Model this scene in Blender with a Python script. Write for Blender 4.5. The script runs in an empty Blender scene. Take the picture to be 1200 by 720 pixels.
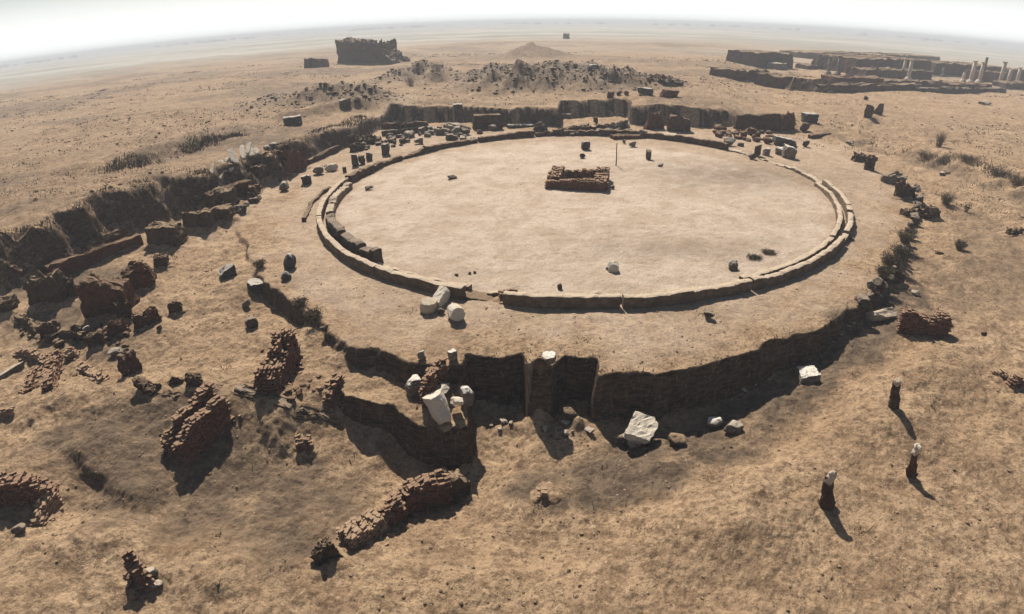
import bpy, bmesh, math, random
import numpy as np

# ------------------------------------------------------------------ camera, sky, sun, exposure
sc = bpy.context.scene
COL = sc.collection
F_PX, F_K, PITCH, ROLL, CAM_H = 653.555, .7305, .49, -.0193, 10.913   # in pixels of a 1200 wide picture, radians, metres
_f = np.array([0, math.cos(PITCH), -math.sin(PITCH)]); _r = np.array([1., 0, 0]); _u = np.array([0, math.sin(PITCH), math.cos(PITCH)])
_c, _s = math.cos(ROLL), math.sin(ROLL)
BASIS = np.array([_c * _r + _s * _u, -_s * _r + _c * _u, _f])        # right, up, forward

cam_d = bpy.data.cameras.new('camera'); cam = bpy.data.objects.new('camera', cam_d); COL.objects.link(cam)
from mathutils import Matrix, Vector
M = Matrix.Identity(4)
for i in range(3):
    M[i][0], M[i][1], M[i][2] = BASIS[0][i], BASIS[1][i], -BASIS[2][i]
M[2][3] = CAM_H
cam.matrix_world = M
cam_d.type = 'PANO'                                                  # the photograph's wide lens bends the horizon
cam_d.sensor_fit = 'HORIZONTAL'; cam_d.sensor_width = 36.0
cam_d.clip_start = 0.1; cam_d.clip_end = 20000
for holder in (cam_d, getattr(cam_d, 'cycles', None)):
    if holder is None or not hasattr(holder, 'panorama_type'):
        continue
    try:
        holder.panorama_type = 'FISHEYE_LENS_POLYNOMIAL'
        holder.fisheye_fov = math.pi
        holder.fisheye_polynomial_k0 = 0.0
        holder.fisheye_polynomial_k1 = -5.09930878e-02
        holder.fisheye_polynomial_k2 = -1.29679487e-05
        holder.fisheye_polynomial_k3 = 2.74895888e-05
        holder.fisheye_polynomial_k4 = -4.46880701e-07
    except Exception as ex:
        print('lens', ex)
sc.camera = cam

SUN_AZ, SUN_EL = math.radians(-13), math.radians(47)                 # azimuth from the view axis, clockwise
SUN_DIR = np.array([math.sin(SUN_AZ) * math.cos(SUN_EL), math.cos(SUN_AZ) * math.cos(SUN_EL), math.sin(SUN_EL)])
world = bpy.data.worlds.new('World'); sc.world = world; world.use_nodes = True
wn = world.node_tree; bg = wn.nodes['Background']
sky = wn.nodes.new('ShaderNodeTexSky'); sky.sky_type = 'NISHITA'; sky.sun_disc = False
sky.sun_elevation = SUN_EL; sky.sun_rotation = SUN_AZ
sky.altitude = 0; sky.air_density = 1.0; sky.dust_density = 1.0; sky.ozone_density = 1.0
wtc = wn.nodes.new('ShaderNodeTexCoord'); wsp = wn.nodes.new('ShaderNodeSeparateXYZ'); wn.links.new(wtc.outputs['Generated'], wsp.inputs[0])
wmr = wn.nodes.new('ShaderNodeMapRange'); wmr.interpolation_type = 'SMOOTHSTEP'; wmr.inputs[1].default_value = .02; wmr.inputs[2].default_value = .11; wmr.inputs[3].default_value = 1.; wmr.inputs[4].default_value = 0.
wn.links.new(wsp.outputs[2], wmr.inputs[0])
wmx = wn.nodes.new('ShaderNodeMix'); wmx.data_type = 'RGBA'; wmx.inputs[7].default_value = (15., 15.2, 15.2, 1)     # the white, dusty air low over the plain
wn.links.new(wmr.outputs[0], wmx.inputs[0]); wn.links.new(sky.outputs[0], wmx.inputs[6]); wn.links.new(wmx.outputs[2], bg.inputs[0]); bg.inputs[1].default_value = 0.05
sun_d = bpy.data.lights.new('sun', 'SUN'); sun = bpy.data.objects.new('sun', sun_d); COL.objects.link(sun)
sun_d.energy = 5.0; sun_d.angle = math.radians(0.55); sun_d.color = (1.0, .945, .865)
sun.rotation_euler = Vector(SUN_DIR).to_track_quat('Z', 'Y').to_euler()
sc.view_settings.view_transform = 'Standard'; sc.view_settings.look = 'None'
sc.view_settings.exposure = 0.6; sc.view_settings.gamma = 1.0; sc.view_settings.use_curve_mapping = False
sc.render.engine = 'CYCLES'
try:
    sc.cycles.use_denoising = True; sc.cycles.volume_bounces = 0; sc.cycles.max_bounces = 6
except Exception:
    pass

# ------------------------------------------------------------------ helpers
rng = np.random.default_rng(7); random.seed(7)

def ray(px, py):
    """Direction that a spot of the photograph is seen in."""
    X, Y = px - 600., 360. - py; r = math.hypot(X, Y) + 1e-9; th = math.atan(F_K * r / F_PX) / F_K
    return np.array([math.sin(th) * X / r, math.sin(th) * Y / r, math.cos(th)]) @ BASIS

def flat(px, py, z=0.):
    d = ray(px, py); t = (z - CAM_H) / min(d[2], -1e-3)
    return np.array([d[0] * t, d[1] * t, z])

def proj(p):
    c = BASIS @ (np.asarray(p, float) - [0, 0, CAM_H]); th = math.atan2(math.hypot(c[0], c[1]), c[2]); ph = math.atan2(c[1], c[0])
    r = F_PX * math.tan(F_K * th) / F_K
    return 600 + r * math.cos(ph), 360 - r * math.sin(ph)

def _hash(ix, iy, iz, seed):
    with np.errstate(over='ignore'):
        h = (ix.astype(np.uint32) * np.uint32(374761393) + iy.astype(np.uint32) * np.uint32(668265263)
             + iz.astype(np.uint32) * np.uint32(2246822519) + np.uint32(seed * 97531 + 1013))
        h = (h ^ (h >> np.uint32(13))) * np.uint32(1274126177)
        return ((h ^ (h >> np.uint32(16))) & np.uint32(0xFFFFFF)).astype(np.float64) / float(0x7FFFFF) - 1.

def noise2(x, y, seed=0):
    ix, iy = np.floor(x).astype(np.int64), np.floor(y).astype(np.int64); fx, fy = x - ix, y - iy
    fx = fx * fx * fx * (fx * (fx * 6 - 15) + 10); fy = fy * fy * fy * (fy * (fy * 6 - 15) + 10)
    z = np.zeros_like(ix)
    a, b = _hash(ix, iy, z, seed), _hash(ix + 1, iy, z, seed); c, d = _hash(ix, iy + 1, z, seed), _hash(ix + 1, iy + 1, z, seed)
    return (a * (1 - fx) + b * fx) * (1 - fy) + (c * (1 - fx) + d * fx) * fy

def fbm2(x, y, seed=0, octs=4, gain=.5):
    s = 0.; a = 1.
    for o in range(octs):
        ca, sa = math.cos(.6 + o), math.sin(.6 + o)
        s = s + a * noise2((x * ca - y * sa) * 2. ** o + 13.7 * o, (x * sa + y * ca) * 2. ** o - 7.1 * o, seed + o); a *= gain
    return s

def noise3(p, seed=0):
    i = np.floor(p).astype(np.int64); f = p - i; f = f * f * (3 - 2 * f); out = 0.
    for dx in (0, 1):
        for dy in (0, 1):
            for dz in (0, 1):
                w = (f[:, 0] if dx else 1 - f[:, 0]) * (f[:, 1] if dy else 1 - f[:, 1]) * (f[:, 2] if dz else 1 - f[:, 2])
                out = out + w * _hash(i[:, 0] + dx, i[:, 1] + dy, i[:, 2] + dz, seed)
    return out

def vec_noise(p, freq, amp, seed, octs=2):
    o = np.zeros_like(p)
    for k in range(octs):
        for c in range(3):
            o[:, c] += amp * .55 ** k * noise3(p * freq * 2.1 ** k + 31.3 * c, seed + 17 * c + 5 * k)
    return o

def sstep(x, a, b):
    t = np.clip((x - a) / (b - a), 0, 1); return t * t * (3 - 2 * t)

def seg_dist(X, Y, pts, closed=True):
    """Distance to a polyline, the winding side for a closed one (negative inside), and how far along it the nearest spot is."""
    best = np.full(X.shape, 1e18); inside = np.zeros(X.shape, bool); n = len(pts); along = np.zeros(X.shape); L = 0.; side = np.zeros(X.shape)
    for i in range(n if closed else n - 1):
        x0, y0 = pts[i][:2]; x1, y1 = pts[(i + 1) % n][:2]; dx, dy = x1 - x0, y1 - y0; l2 = dx * dx + dy * dy + 1e-12
        t = np.clip(((X - x0) * dx + (Y - y0) * dy) / l2, 0, 1)
        d = (X - x0 - t * dx) ** 2 + (Y - y0 - t * dy) ** 2
        m = d < best; best = np.where(m, d, best); along = np.where(m, L + t * math.sqrt(l2), along)
        side = np.where(m, (X - x0) * dy - (Y - y0) * dx, side); L += math.sqrt(l2)
        if closed:
            if abs(dy) > 1e-12:
                inside ^= ((y0 > Y) != (y1 > Y)) & (X < (x1 - x0) * (Y - y0) / dy + x0)
    d = np.sqrt(best)
    return (np.where(inside, -d, d), along) if closed else (d, along, side, L)

def W(pts, z=0.):
    return [flat(p[0], p[1], z)[:2] for p in pts]

# ------------------------------------------------------------------ the lie of the land
PLAT = W([(283, 262), (292, 300), (312, 330), (345, 353), (385, 383), (412, 403), (450, 412), (490, 426), (520, 430), (546, 430), (552, 419), (585, 421), (611, 414), (618, 424), (626, 441), (646, 443), (652, 425), (664, 418), (697, 422), (702, 441), (728, 437), (742, 433), (770, 437),
          (800, 432), (850, 420), (900, 405), (955, 385), (1003, 358), (1030, 335), (1052, 300), (1068, 262), (1072, 240), (1062, 216), (1035, 193), (990, 168), (900, 152), (700, 152), (480, 152), (380, 180)])
TERR = W([(401, 468), (445, 473), (470, 483), (492, 494), (520, 500), (547, 500), (553, 470), (545, 440), (480, 430), (410, 415), (392, 440)], -.75)
EXC = W([(-60, 352), (0, 335), (65, 318), (130, 287), (175, 262), (225, 246), (262, 240), (330, 214), (362, 194), (410, 172), (448, 152), (462, 143), (520, 142), (600, 148), (657, 147), (660, 137), (733, 136),
         (736, 144), (800, 146), (880, 150), (955, 157), (985, 165), (1030, 180), (1075, 195), (1110, 205), (1160, 225), (1230, 255)]) + [np.array(q) for q in ((60., 15.), (60., -40.), (-60., -40.), (-60., 20.))]
CTRL = [(290, 320, -.12), (250, 340, -.25), (318, 352, -.75), (335, 378, -.75), (360, 385, -.2), (395, 410, -.15), (345, 400, -.5), (200, 380, -.5), (100, 460, -.8), (20, 400, -.8), (300, 420, -.7), (380, 440, -.6), (430, 440, -1.05), (470, 446, -1.0), (320, 480, -.95), (200, 490, -1.1), (100, 510, -1.0), (120, 590, -1.6), (220, 600, -1.8), (300, 570, -1.8), (330, 620, -1.7), (385, 530, -1.85), (405, 525, -2.0), (0, 560, -.9),
        (100, 650, -1.0), (0, 710, -.8), (250, 700, -1.3), (400, 700, -1.2), (420, 545, -2.2), (460, 560, -2.5), (520, 572, -2.6), (560, 530, -2.1), (580, 505, -1.9), (650, 512, -1.6), (720, 515, -1.85), (770, 500, -1.8), (830, 487, -1.7), (930, 435, -1.45), (1000, 388, -1.0),
        (620, 620, -1.75), (560, 690, -1.25), (700, 600, -1.5), (790, 565, -1.25), (900, 500, -1.2), (1000, 450, -1.0), (1100, 500, -.65), (900, 650, -.75), (1100, 660, -.5), (1190, 500, -.45), (1190, 400, -.4), (1100, 390, -.6),
        (1080, 330, -.7), (1150, 300, -.4), (1190, 260, -.1), (1120, 240, -.25), (1085, 218, -.1), (1090, 262, -.6), (1040, 182, 0), (960, 170, 0), (800, 152, 0), (650, 152, 0), (480, 152, 0), (400, 175, 0), (300, 240, 0), (250, 290, -.2), (180, 310, -.25),
        (60, 345, -.4), (0, 345, -.4), (700, 700, -1.0)]
CTRL_W = np.array([[*flat(a, b, z)[:2], z] for a, b, z in CTRL])
SCARPS = [  # pixel polyline drawn at the foot of a little bank, ground height there, bank height, back slope length, face width
    (W([(110, 216), (135, 207), (180, 196), (225, 180), (270, 164), (285, 163)], 1.8), .9, 9., 1.6),
    (W([(1030, 166), (1062, 180), (1095, 190), (1140, 196), (1172, 208), (1215, 226), (1260, 246)], .5), .8, 14., 1.8),
    (W([(330, 145), (385, 133), (440, 128)], 1.8), .8, 6., 1.6),
    (W([(70, 535), (105, 560), (150, 592), (165, 600)], -1.1), .34, 2.6, .45),
    (W([(-20, 530), (60, 512), (130, 504), (200, 503), (270, 510), (330, 525), (380, 545)], -1.2), .45, 3.6, 1.5),
    (W([(-20, 690), (60, 668), (120, 668), (210, 690), (300, 715)], -1.1), .28, 2.6, .9),
    (W([(1105, 405), (1060, 425), (1010, 452), (960, 490), (900, 530), (840, 553), (750, 595), (650, 632)], -1.1), .5, 3.6, 1.1),
    (W([(1072, 194), (1105, 202), (1132, 209)], -.1), .25, 2.5, .6),
    (W([(985, 142), (1004, 156), (1020, 152), (1036, 141)], .3), .35, 3., .9),
    (W([(1120, 238), (1160, 252), (1200, 271), (1230, 290)], -.2), .3, 2.5, .8),
    (W([(-10, 168), (60, 163), (150, 147), (250, 140)], 1.8), .5, 14., 3.),
]
BUMPS = [  # px, py, ground z, height, radius across, radius along the view, roughness, rubble
    (624, 68, 1.8, 6.6, 9., 10, .5, .25), (322, 124, 1.8, 2.6, 4.2, 5, .7, .7), (368, 122, 1.8, 2.6, 4., 3.5, .8, .5), (400, 121, 1.8, 2.8, 4., 3.5, .8, .5), (434, 122, 1.8, 3., 3.6, 3.5, .8, .6), (470, 98, 1.8, 3.0, 5.5, 6, 1.3, .8),
    (505, 93, 1.8, 3.6, 4.5, 6, 1.3, .9), (578, 104, 1.8, 4.0, 5., 5, 1.2, .8), (620, 106, 1.8, 4.0, 4.5, 4.5, 1.2, .8), (664, 105, 1.8, 3.6, 4.5, 4.5, 1.2, .8), (708, 105, 1.8, 3.4, 4.5, 4.5, 1.2, .8), (748, 103, 1.8, 2.6, 4., 4.5, 1.1, .7),
    (560, 95, 1.8, 3.2, 5., 6, 1.2, .8), (605, 92, 1.8, 3.4, 5., 6, 1.2, .8), (650, 92, 1.8, 3.6, 5., 6, 1.2, .8), (700, 95, 1.8, 3.2, 5., 6, 1.2, .8), (735, 96, 1.8, 2.4, 4.5, 5, 1.2, .7), (785, 101, 1.8, 1.6, 3.5, 4, 1., .6),
    (632, 482, -1.5, 1.5, .5, .75, .5, .1), (676, 498, -1.6, .9, .34, .45, .4, .2), (598, 497, -1.7, .5, .6, .4, .4, .1), (790, 487, -1.7, .5, .8, .35, .4, .1), (900, 440, -1.4, .5, .9, .4, .4, .1),
]
BUMPS_W = [(*flat(a, b, z)[:2], *r) for a, b, z, *r in BUMPS]

def land(X, Y, fine=True):
    X = np.asarray(X, float); Y = np.asarray(Y, float)
    Rr = np.hypot(X, Y); z = np.zeros(X.shape)
    rag = .55 * fbm2(X * .45, Y * .45, 3, 3) + .22 * fbm2(X * 2.2, Y * 2.2, 9, 3)
    d_ex, al = seg_dist(X, Y, EXC)
    right = sstep(X / np.maximum(Y, 1) + 0 * X, .33, .48)                     # towards the berm the ground is lower
    plain = 1.9 * (1 - right) + .6 * right
    width = 2.3 * (1 - right) + 3.5 * right
    back = sstep(Y, 50, 56) * (1 - right); width = width * (1 - back) + .5 * back
    gully = 1 + .45 * np.sin(al * 1.9 + 3 * noise2(al * .4, 0 * al, 21)) * (1 - back)
    rise = sstep(d_ex + rag * (.9 - .6 * back), 0, width * gully)
    # worked ground inside, from its spot heights
    num = np.zeros(X.shape); den = np.zeros(X.shape)
    for cx, cy, cz in CTRL_W:
        s = 1.2 + .02 * (cx * cx + cy * cy) ** .5
        w = 1. / (((X - cx) ** 2 + (Y - cy) ** 2) / s ** 2 + .15) ** 1.6; num += w * cz; den += w
    g = num / den
    d_t, _ = seg_dist(X, Y, TERR)
    t = 1 - sstep(d_t + .22 * rag, -.03, .18); g = g * (1 - t) + np.maximum(g, -.75 + .05 * rag) * t
    d_p, _ = seg_dist(X, Y, PLAT)
    p = 1 - sstep(d_p + .28 * rag, -.02, .3)
    inner = g * (1 - p) + (.0 + .02 * rag) * p
    z = inner * (1 - rise) + plain * rise
    far = sstep(Rr, 60, 200)
    z += rise * ((.22 + .2 * (X < 0)) * fbm2(X * .07, Y * .07, 31, 4) + .5 * far * fbm2(X * .018, Y * .018, 35, 3))
    for pts, hgt, back_l, face in SCARPS:
        d, a, side, L = seg_dist(X, Y, pts, False)
        sd = np.where(side < 0, d, -d) + .35 * face * rag
        end = sstep(a, 0, .18 * L) * (1 - sstep(a, .82 * L, L)) * (d < back_l * 1.5)
        z += hgt * end * sstep(sd, -face * .2, face) * (1 - sstep(sd, face, back_l))
    for bx, by, hgt, rx, ry, rough, rub in BUMPS_W:
        q = ((X - bx) / rx) ** 2 + ((Y - by) / ry) ** 2; m = np.exp(-1.3 * q)
        z += hgt * m * .5 * (1 + rough * .34 * fbm2(X * .45, Y * .45, 41, 3)) + .07 * rough * m * noise2(X * 1.2, Y * 1.2, 47)
    if fine:
        calm = (1 - .62 * p) * (1 - .5 * far)
        z += calm * (.10 * fbm2(X * .5, Y * .5, 51, 3) + (1 - p) * (1 - far) * .16 * fbm2(X * .17, Y * .17, 57, 2) + .05 * fbm2(X * 1.9, Y * 1.9, 55, 3) + .022 * fbm2(X * 7.5, Y * 7.5, 61, 2))
        # furrowed, drifted sand in the low ground: stretched ripples
        z += (1 - p) * (1 - rise) * .012 * fbm2(X * .9 + Y * 1.2, (Y * .9 - X * 1.2) * 3.2, 71, 3) * (1 - sstep(Rr, 25, 40))
    return z

def ground(x, y):
    return float(land(np.array([x]), np.array([y]), True)[0])

def at(px, py):
    """The spot of the ground seen at a place in the photograph (ray against the terrain)."""
    d = ray(px, py); z = 0.
    if d[2] > -.004: d[2] = -.004
    tt = np.geomspace(5, 1500, 500); P = np.array([0, 0, CAM_H]) + tt[:, None] * d
    h = P[:, 2] - land(P[:, 0], P[:, 1], False); k = np.argmax(h < 0) if (h < 0).any() else len(tt) - 1
    a, b = tt[max(k - 1, 0)], tt[k]
    tt = np.linspace(a, b, 40); P = np.array([0, 0, CAM_H]) + tt[:, None] * d
    h = P[:, 2] - land(P[:, 0], P[:, 1], False); k = np.argmax(h < 0) if (h < 0).any() else len(tt) - 1
    return P[k]

# ------------------------------------------------------------------ materials
def mat(name):
    m = bpy.data.materials.new(name); m.use_nodes = True; nt = m.node_tree
    b = nt.nodes['Principled BSDF']; b.inputs['Roughness'].default_value = .95
    b.inputs['Specular IOR Level'].default_value = .12
    return m, nt, b

class N:
    """A few node shorthands."""
    def __init__(s, nt): s.nt = nt; s.geo = nt.nodes.new('ShaderNodeNewGeometry'); s.tc = nt.nodes.new('ShaderNodeTexCoord')
    def link(s, a, b): s.nt.links.new(a, b)
    def noise(s, scale, detail=4, rough=.6, vec=None, dist=0.):
        n = s.nt.nodes.new('ShaderNodeTexNoise'); n.inputs['Scale'].default_value = scale; n.inputs['Detail'].default_value = detail
        n.inputs['Roughness'].default_value = rough; n.inputs['Distortion'].default_value = dist
        s.link(vec if vec is not None else s.geo.outputs['Position'], n.inputs['Vector']); return n.outputs['Fac']
    def voro(s, scale, vec=None, feature='F1'):
        n = s.nt.nodes.new('ShaderNodeTexVoronoi'); n.inputs['Scale'].default_value = scale; n.feature = feature
        s.link(vec if vec is not None else s.geo.outputs['Position'], n.inputs['Vector']); return n.outputs['Distance']
    def ramp(s, v, lo, hi):
        n = s.nt.nodes.new('ShaderNodeMapRange'); n.inputs[1].default_value = lo; n.inputs[2].default_value = hi; n.interpolation_type = 'SMOOTHSTEP'
        s.link(v, n.inputs[0]); return n.outputs[0]
    def math(s, op, a, b=None):
        n = s.nt.nodes.new('ShaderNodeMath'); n.operation = op
        for k, v in enumerate((a, b)):
            if v is None: continue
            if isinstance(v, (int, float)): n.inputs[k].default_value = v
            else: s.link(v, n.inputs[k])
        return n.outputs[0]
    def mix(s, fac, a, b, mode='MIX'):
        n = s.nt.nodes.new('ShaderNodeMix'); n.data_type = 'RGBA'; n.blend_type = mode
        if isinstance(fac, (int, float)): n.inputs[0].default_value = fac
        else: s.link(fac, n.inputs[0])
        for k, v in ((6, a), (7, b)):
            if isinstance(v, tuple): n.inputs[k].default_value = (*v, 1)
            else: s.link(v, n.inputs[k])
        return n.outputs[2]
    def bump(s, h, dist, strength=1., prev=None):
        n = s.nt.nodes.new('ShaderNodeBump'); n.inputs['Distance'].default_value = dist; n.inputs['Strength'].default_value = strength
        s.link(h, n.inputs['Height'])
        if prev is not None: s.link(prev, n.inputs['Normal'])
        return n.outputs[0]
    def scaled(s, x, y, z, src=None):
        n = s.nt.nodes.new('ShaderNodeMapping'); n.inputs['Scale'].default_value = (x, y, z)
        s.link(src if src is not None else s.geo.outputs['Position'], n.inputs[0]); return n.outputs[0]

def make_sand():
    m, nt, b = mat('sand'); n = N(nt)
    at_ = nt.nodes.new('ShaderNodeAttribute'); at_.attribute_name = 'soil'
    sp = nt.nodes.new('ShaderNodeSeparateColor'); n.link(at_.outputs['Color'], sp.inputs[0])
    c = n.mix(n.ramp(n.noise(.35, 5, .65), .35, .68), (0.451, 0.307, 0.180), (0.349, 0.229, 0.132))
    c = n.mix(n.math('MULTIPLY', n.ramp(n.noise(.09, 4, .6), .42, .65), .6), c, (0.495, 0.343, 0.206))
    c = n.mix(n.math('MULTIPLY', n.ramp(n.noise(.55, 7, .78, dist=.4), .46, .62), .65), c, (0.241, 0.155, 0.089))
    c = n.mix(n.math('MULTIPLY', n.ramp(n.noise(1.9, 7, .78, dist=.2), .46, .62), .85), c, (0.191, 0.121, 0.069))
    c = n.mix(n.math('MULTIPLY', n.ramp(n.noise(6.5, 6, .78), .49, .62), .75), c, (0.127, 0.079, 0.046))
    c = n.mix(n.math('MULTIPLY', n.ramp(n.noise(4.1, 6, .78, dist=.2), .55, .68), .6), c, (0.610, 0.444, 0.286))
    pale = n.mix(n.ramp(n.noise(.4, 6, .7, dist=.6), .38, .65), (.55, .435, .33), (.43, .325, .228))
    pale = n.mix(n.math('MULTIPLY', n.ramp(n.noise(1.1, 7, .78, dist=.2), .5, .66), .5), pale, (0.342, 0.241, 0.155))
    pale = n.mix(n.math('MULTIPLY', n.ramp(n.noise(3.5, 6, .78), .51, .66), .55), pale, (0.289, 0.203, 0.134))
    c = n.mix(sp.outputs[2], c, pale)
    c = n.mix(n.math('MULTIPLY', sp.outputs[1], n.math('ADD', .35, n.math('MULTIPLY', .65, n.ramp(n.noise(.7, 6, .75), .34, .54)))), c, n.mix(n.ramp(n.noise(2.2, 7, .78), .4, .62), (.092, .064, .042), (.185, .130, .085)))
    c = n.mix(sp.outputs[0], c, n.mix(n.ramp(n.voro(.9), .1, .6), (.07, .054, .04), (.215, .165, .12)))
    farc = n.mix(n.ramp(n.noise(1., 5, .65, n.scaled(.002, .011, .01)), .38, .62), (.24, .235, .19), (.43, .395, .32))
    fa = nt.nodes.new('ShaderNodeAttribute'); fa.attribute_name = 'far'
    c = n.mix(fa.outputs['Fac'], c, farc)  # far ground: grey-green fields with haze painted into their colour
    # steep cut faces: soil painted darker as their shade, with old mud brick courses
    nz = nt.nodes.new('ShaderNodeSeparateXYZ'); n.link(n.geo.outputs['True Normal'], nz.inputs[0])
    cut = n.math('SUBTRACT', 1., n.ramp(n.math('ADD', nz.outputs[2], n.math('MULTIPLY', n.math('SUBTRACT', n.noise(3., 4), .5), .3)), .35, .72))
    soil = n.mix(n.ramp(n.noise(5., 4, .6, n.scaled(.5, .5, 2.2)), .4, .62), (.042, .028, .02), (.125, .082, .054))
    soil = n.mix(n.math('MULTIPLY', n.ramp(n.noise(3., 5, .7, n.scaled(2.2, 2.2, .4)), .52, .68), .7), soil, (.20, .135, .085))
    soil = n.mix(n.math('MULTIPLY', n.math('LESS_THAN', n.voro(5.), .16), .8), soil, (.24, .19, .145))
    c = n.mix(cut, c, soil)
    # pebbles and clods as specks
    n1 = n.voro(9.); c = n.mix(n.math('MULTIPLY', n.math('LESS_THAN', n1, .13), n.ramp(n.noise(.8, 3), .48, .62)), c, (.07, .05, .035))
    n2 = n.voro(4.3); c = n.mix(n.math('MULTIPLY', n.math('LESS_THAN', n2, .09), n.ramp(n.noise(.5, 3), .5, .6)), c, (.45, .36, .26))
    n.link(c, b.inputs['Base Color'])
    bp = n.bump(n.noise(2.6, 7, .75), .16)
    bp = n.bump(n.noise(14., 5, .75), .05, 1., bp)
    n.link(bp, b.inputs['Normal']); return m

def dust_sunlit(n, c, tone=(.33, .23, .14), amount=.85, lo=.55, hi=.85):
    """Upward faces: wind-blown sand; on stones and kerb a painted sunlit top."""
    s = n.nt.nodes.new('ShaderNodeSeparateXYZ'); n.link(n.geo.outputs['True Normal'], s.inputs[0])
    f = n.math('MULTIPLY', n.ramp(n.math('ADD', s.outputs[2], n.math('MULTIPLY', n.math('SUBTRACT', n.noise(6., 4, .7), .5), .7)), lo, hi), amount)
    return n.mix(f, c, tone)

def make_mud(name, a, b_, top=.8, tone=(.33, .23, .14)):
    m, nt, b = mat(name); n = N(nt)
    c = n.mix(n.ramp(n.noise(3., 6, .7), .38, .64), a, b_)
    rows = n.ramp(n.noise(9., 3, .6, n.scaled(.35, .35, 1.3)), .5, .62)
    c = n.mix(n.math('MULTIPLY', rows, .5), c, tuple(v * .5 for v in a))
    n.link(dust_sunlit(n, c, tone, top), b.inputs['Base Color'])
    n.link(n.bump(n.noise(12., 5, .7), .05, 1., n.bump(n.noise(4., 5, .7), .12)), b.inputs['Normal']); return m

def make_brick(name, a, b_, mortar, top=.55):
    """Bricks: each carries its own shade in the attribute 'tint'."""
    m, nt, b = mat(name); n = N(nt)
    at_ = nt.nodes.new('ShaderNodeAttribute'); at_.attribute_name = 'tint'
    c = n.mix(at_.outputs['Fac'], a, b_)
    c = n.mix(n.math('MULTIPLY', n.ramp(n.noise(4., 5, .7), .5, .7), .6), c, mortar)
    n.link(dust_sunlit(n, c, (.33, .225, .14), top, .6, .95), b.inputs['Base Color'])
    n.link(n.bump(n.noise(25., 4, .7), .02), b.inputs['Normal']); return m

def make_stone(name, a, b_, top=.25, dark=(.12, .10, .085)):
    m, nt, b = mat(name); n = N(nt)
    oi = nt.nodes.new('ShaderNodeObjectInfo')
    c = n.mix(n.ramp(n.noise(4., 6, .7), .35, .66), a, b_)
    c = n.mix(n.math('MULTIPLY', oi.outputs['Random'], .35), c, tuple(v * .72 for v in a))
    c = n.mix(n.math('MULTIPLY', n.ramp(n.noise(11., 5, .75), .54, .7), .6), c, dark)
    n.link(dust_sunlit(n, c, (.36, .265, .17), top), b.inputs['Base Color'])
    n.link(n.bump(n.noise(30., 4, .7), .015, 1., n.bump(n.noise(7., 5, .7), .05)), b.inputs['Normal']); return m

MT = dict(
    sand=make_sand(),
    mud=make_mud('mud_brick', (.07, .046, .031), (.125, .083, .053)),
    earth=make_mud('cut_earth', (.075, .05, .034), (.125, .083, .054)),
    darkmud=make_mud('dark_mud_brick', (.065, .038, .027), (.11, .066, .043), .6),
    redmud=make_mud('red_mud_brick', (.085, .036, .024), (.14, .068, .044), .5),
    brick=make_brick('red_brick', (.085, .036, .024), (.185, .085, .053), (.14, .092, .06), .6),
    palebrick=make_brick('pale_brick', (.16, .092, .058), (.30, .20, .132), (.24, .17, .112), .7),
    stone=make_mud('grey_stone', (.13, .105, .082), (.22, .18, .142), .85, (.47, .39, .295)),  # pale tone paints sunlit tops over shaded sides
    darkstone=make_mud('dark_stone', (.065, .05, .039), (.115, .09, .07), .6, (.38, .29, .205)),  # dark sides and lighter tops paint in shade and sun
    weathered=make_mud('marble_sunlit_top', (.15, .122, .095), (.27, .225, .178), 1., (.68, .61, .51)),  # marble sides darkened as shade, tops whitened as sunlight
    marble=make_stone('white_marble', (.53, .46, .36), (.63, .56, .455), .2, (.27, .22, .165)),
    lime=make_stone('limestone', (.44, .36, .265), (.54, .455, .35), .3, (.22, .17, .12)),
    kerb=make_mud('kerb_brick', (.13, .09, .062), (.20, .145, .10), 1., (.50, .39, .275)),  # kerb sides painted dark for shade, top pale as if sunlit
    granite=make_mud('grey_granite', (.06, .054, .049), (.105, .095, .086), .9, (.50, .44, .36)),  # granite darkened for its shaded faces, tops painted pale as sunlit
    shrub=make_mud('dry_shrub', (.085, .065, .042), (.16, .125, .08), .0),
)

# ------------------------------------------------------------------ object making
def tag(o, label=None, cat=None, group=None, kind=None):
    for k, v in (('label', label), ('category', cat), ('group', group), ('kind', kind or ('thing' if cat else None))):
        if v: o[k] = v
    return o

def mesh_obj(name, V, Fc, m, parent=None, origin=None, smooth=False, tint=None):
    V = np.asarray(V, float)
    if origin is None:
        origin = np.array([(V[:, 0].min() + V[:, 0].max()) / 2, (V[:, 1].min() + V[:, 1].max()) / 2, V[:, 2].min()])
    origin = np.asarray(origin, float)
    me = bpy.data.meshes.new(name); me.from_pydata((V - origin).tolist(), [], [tuple(f) for f in Fc]); me.update()
    if tint is not None:
        a = me.attributes.new('tint', 'FLOAT', 'POINT'); a.data.foreach_set('value', np.asarray(tint, np.float32))
    me.materials.append(MT[m] if isinstance(m, str) else m)
    if smooth: me.polygons.foreach_set('use_smooth', np.ones(len(me.polygons), bool))
    o = bpy.data.objects.new(name, me); COL.objects.link(o)
    if parent is not None:
        o.parent = parent; o.location = origin - np.array(parent.location)
    else:
        o.location = origin
    return o

def root(name, loc, label, cat, group=None):
    o = bpy.data.objects.new(name, None); COL.objects.link(o); o.location = loc; o.empty_display_size = .3
    return tag(o, label, cat, group)

def resample(pts, n=None, step=None, closed=True):
    P = np.asarray(pts, float); Q = np.vstack([P, P[:1]]) if closed else P
    L = np.concatenate([[0], np.cumsum(np.linalg.norm(np.diff(Q, axis=0), axis=1))])
    if n is None: n = max(int(L[-1] / step) + 1, 8)
    t = np.linspace(0, L[-1], n, endpoint=not closed)
    return np.stack([np.interp(t, L, Q[:, k]) for k in range(P.shape[1])], 1)

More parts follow.
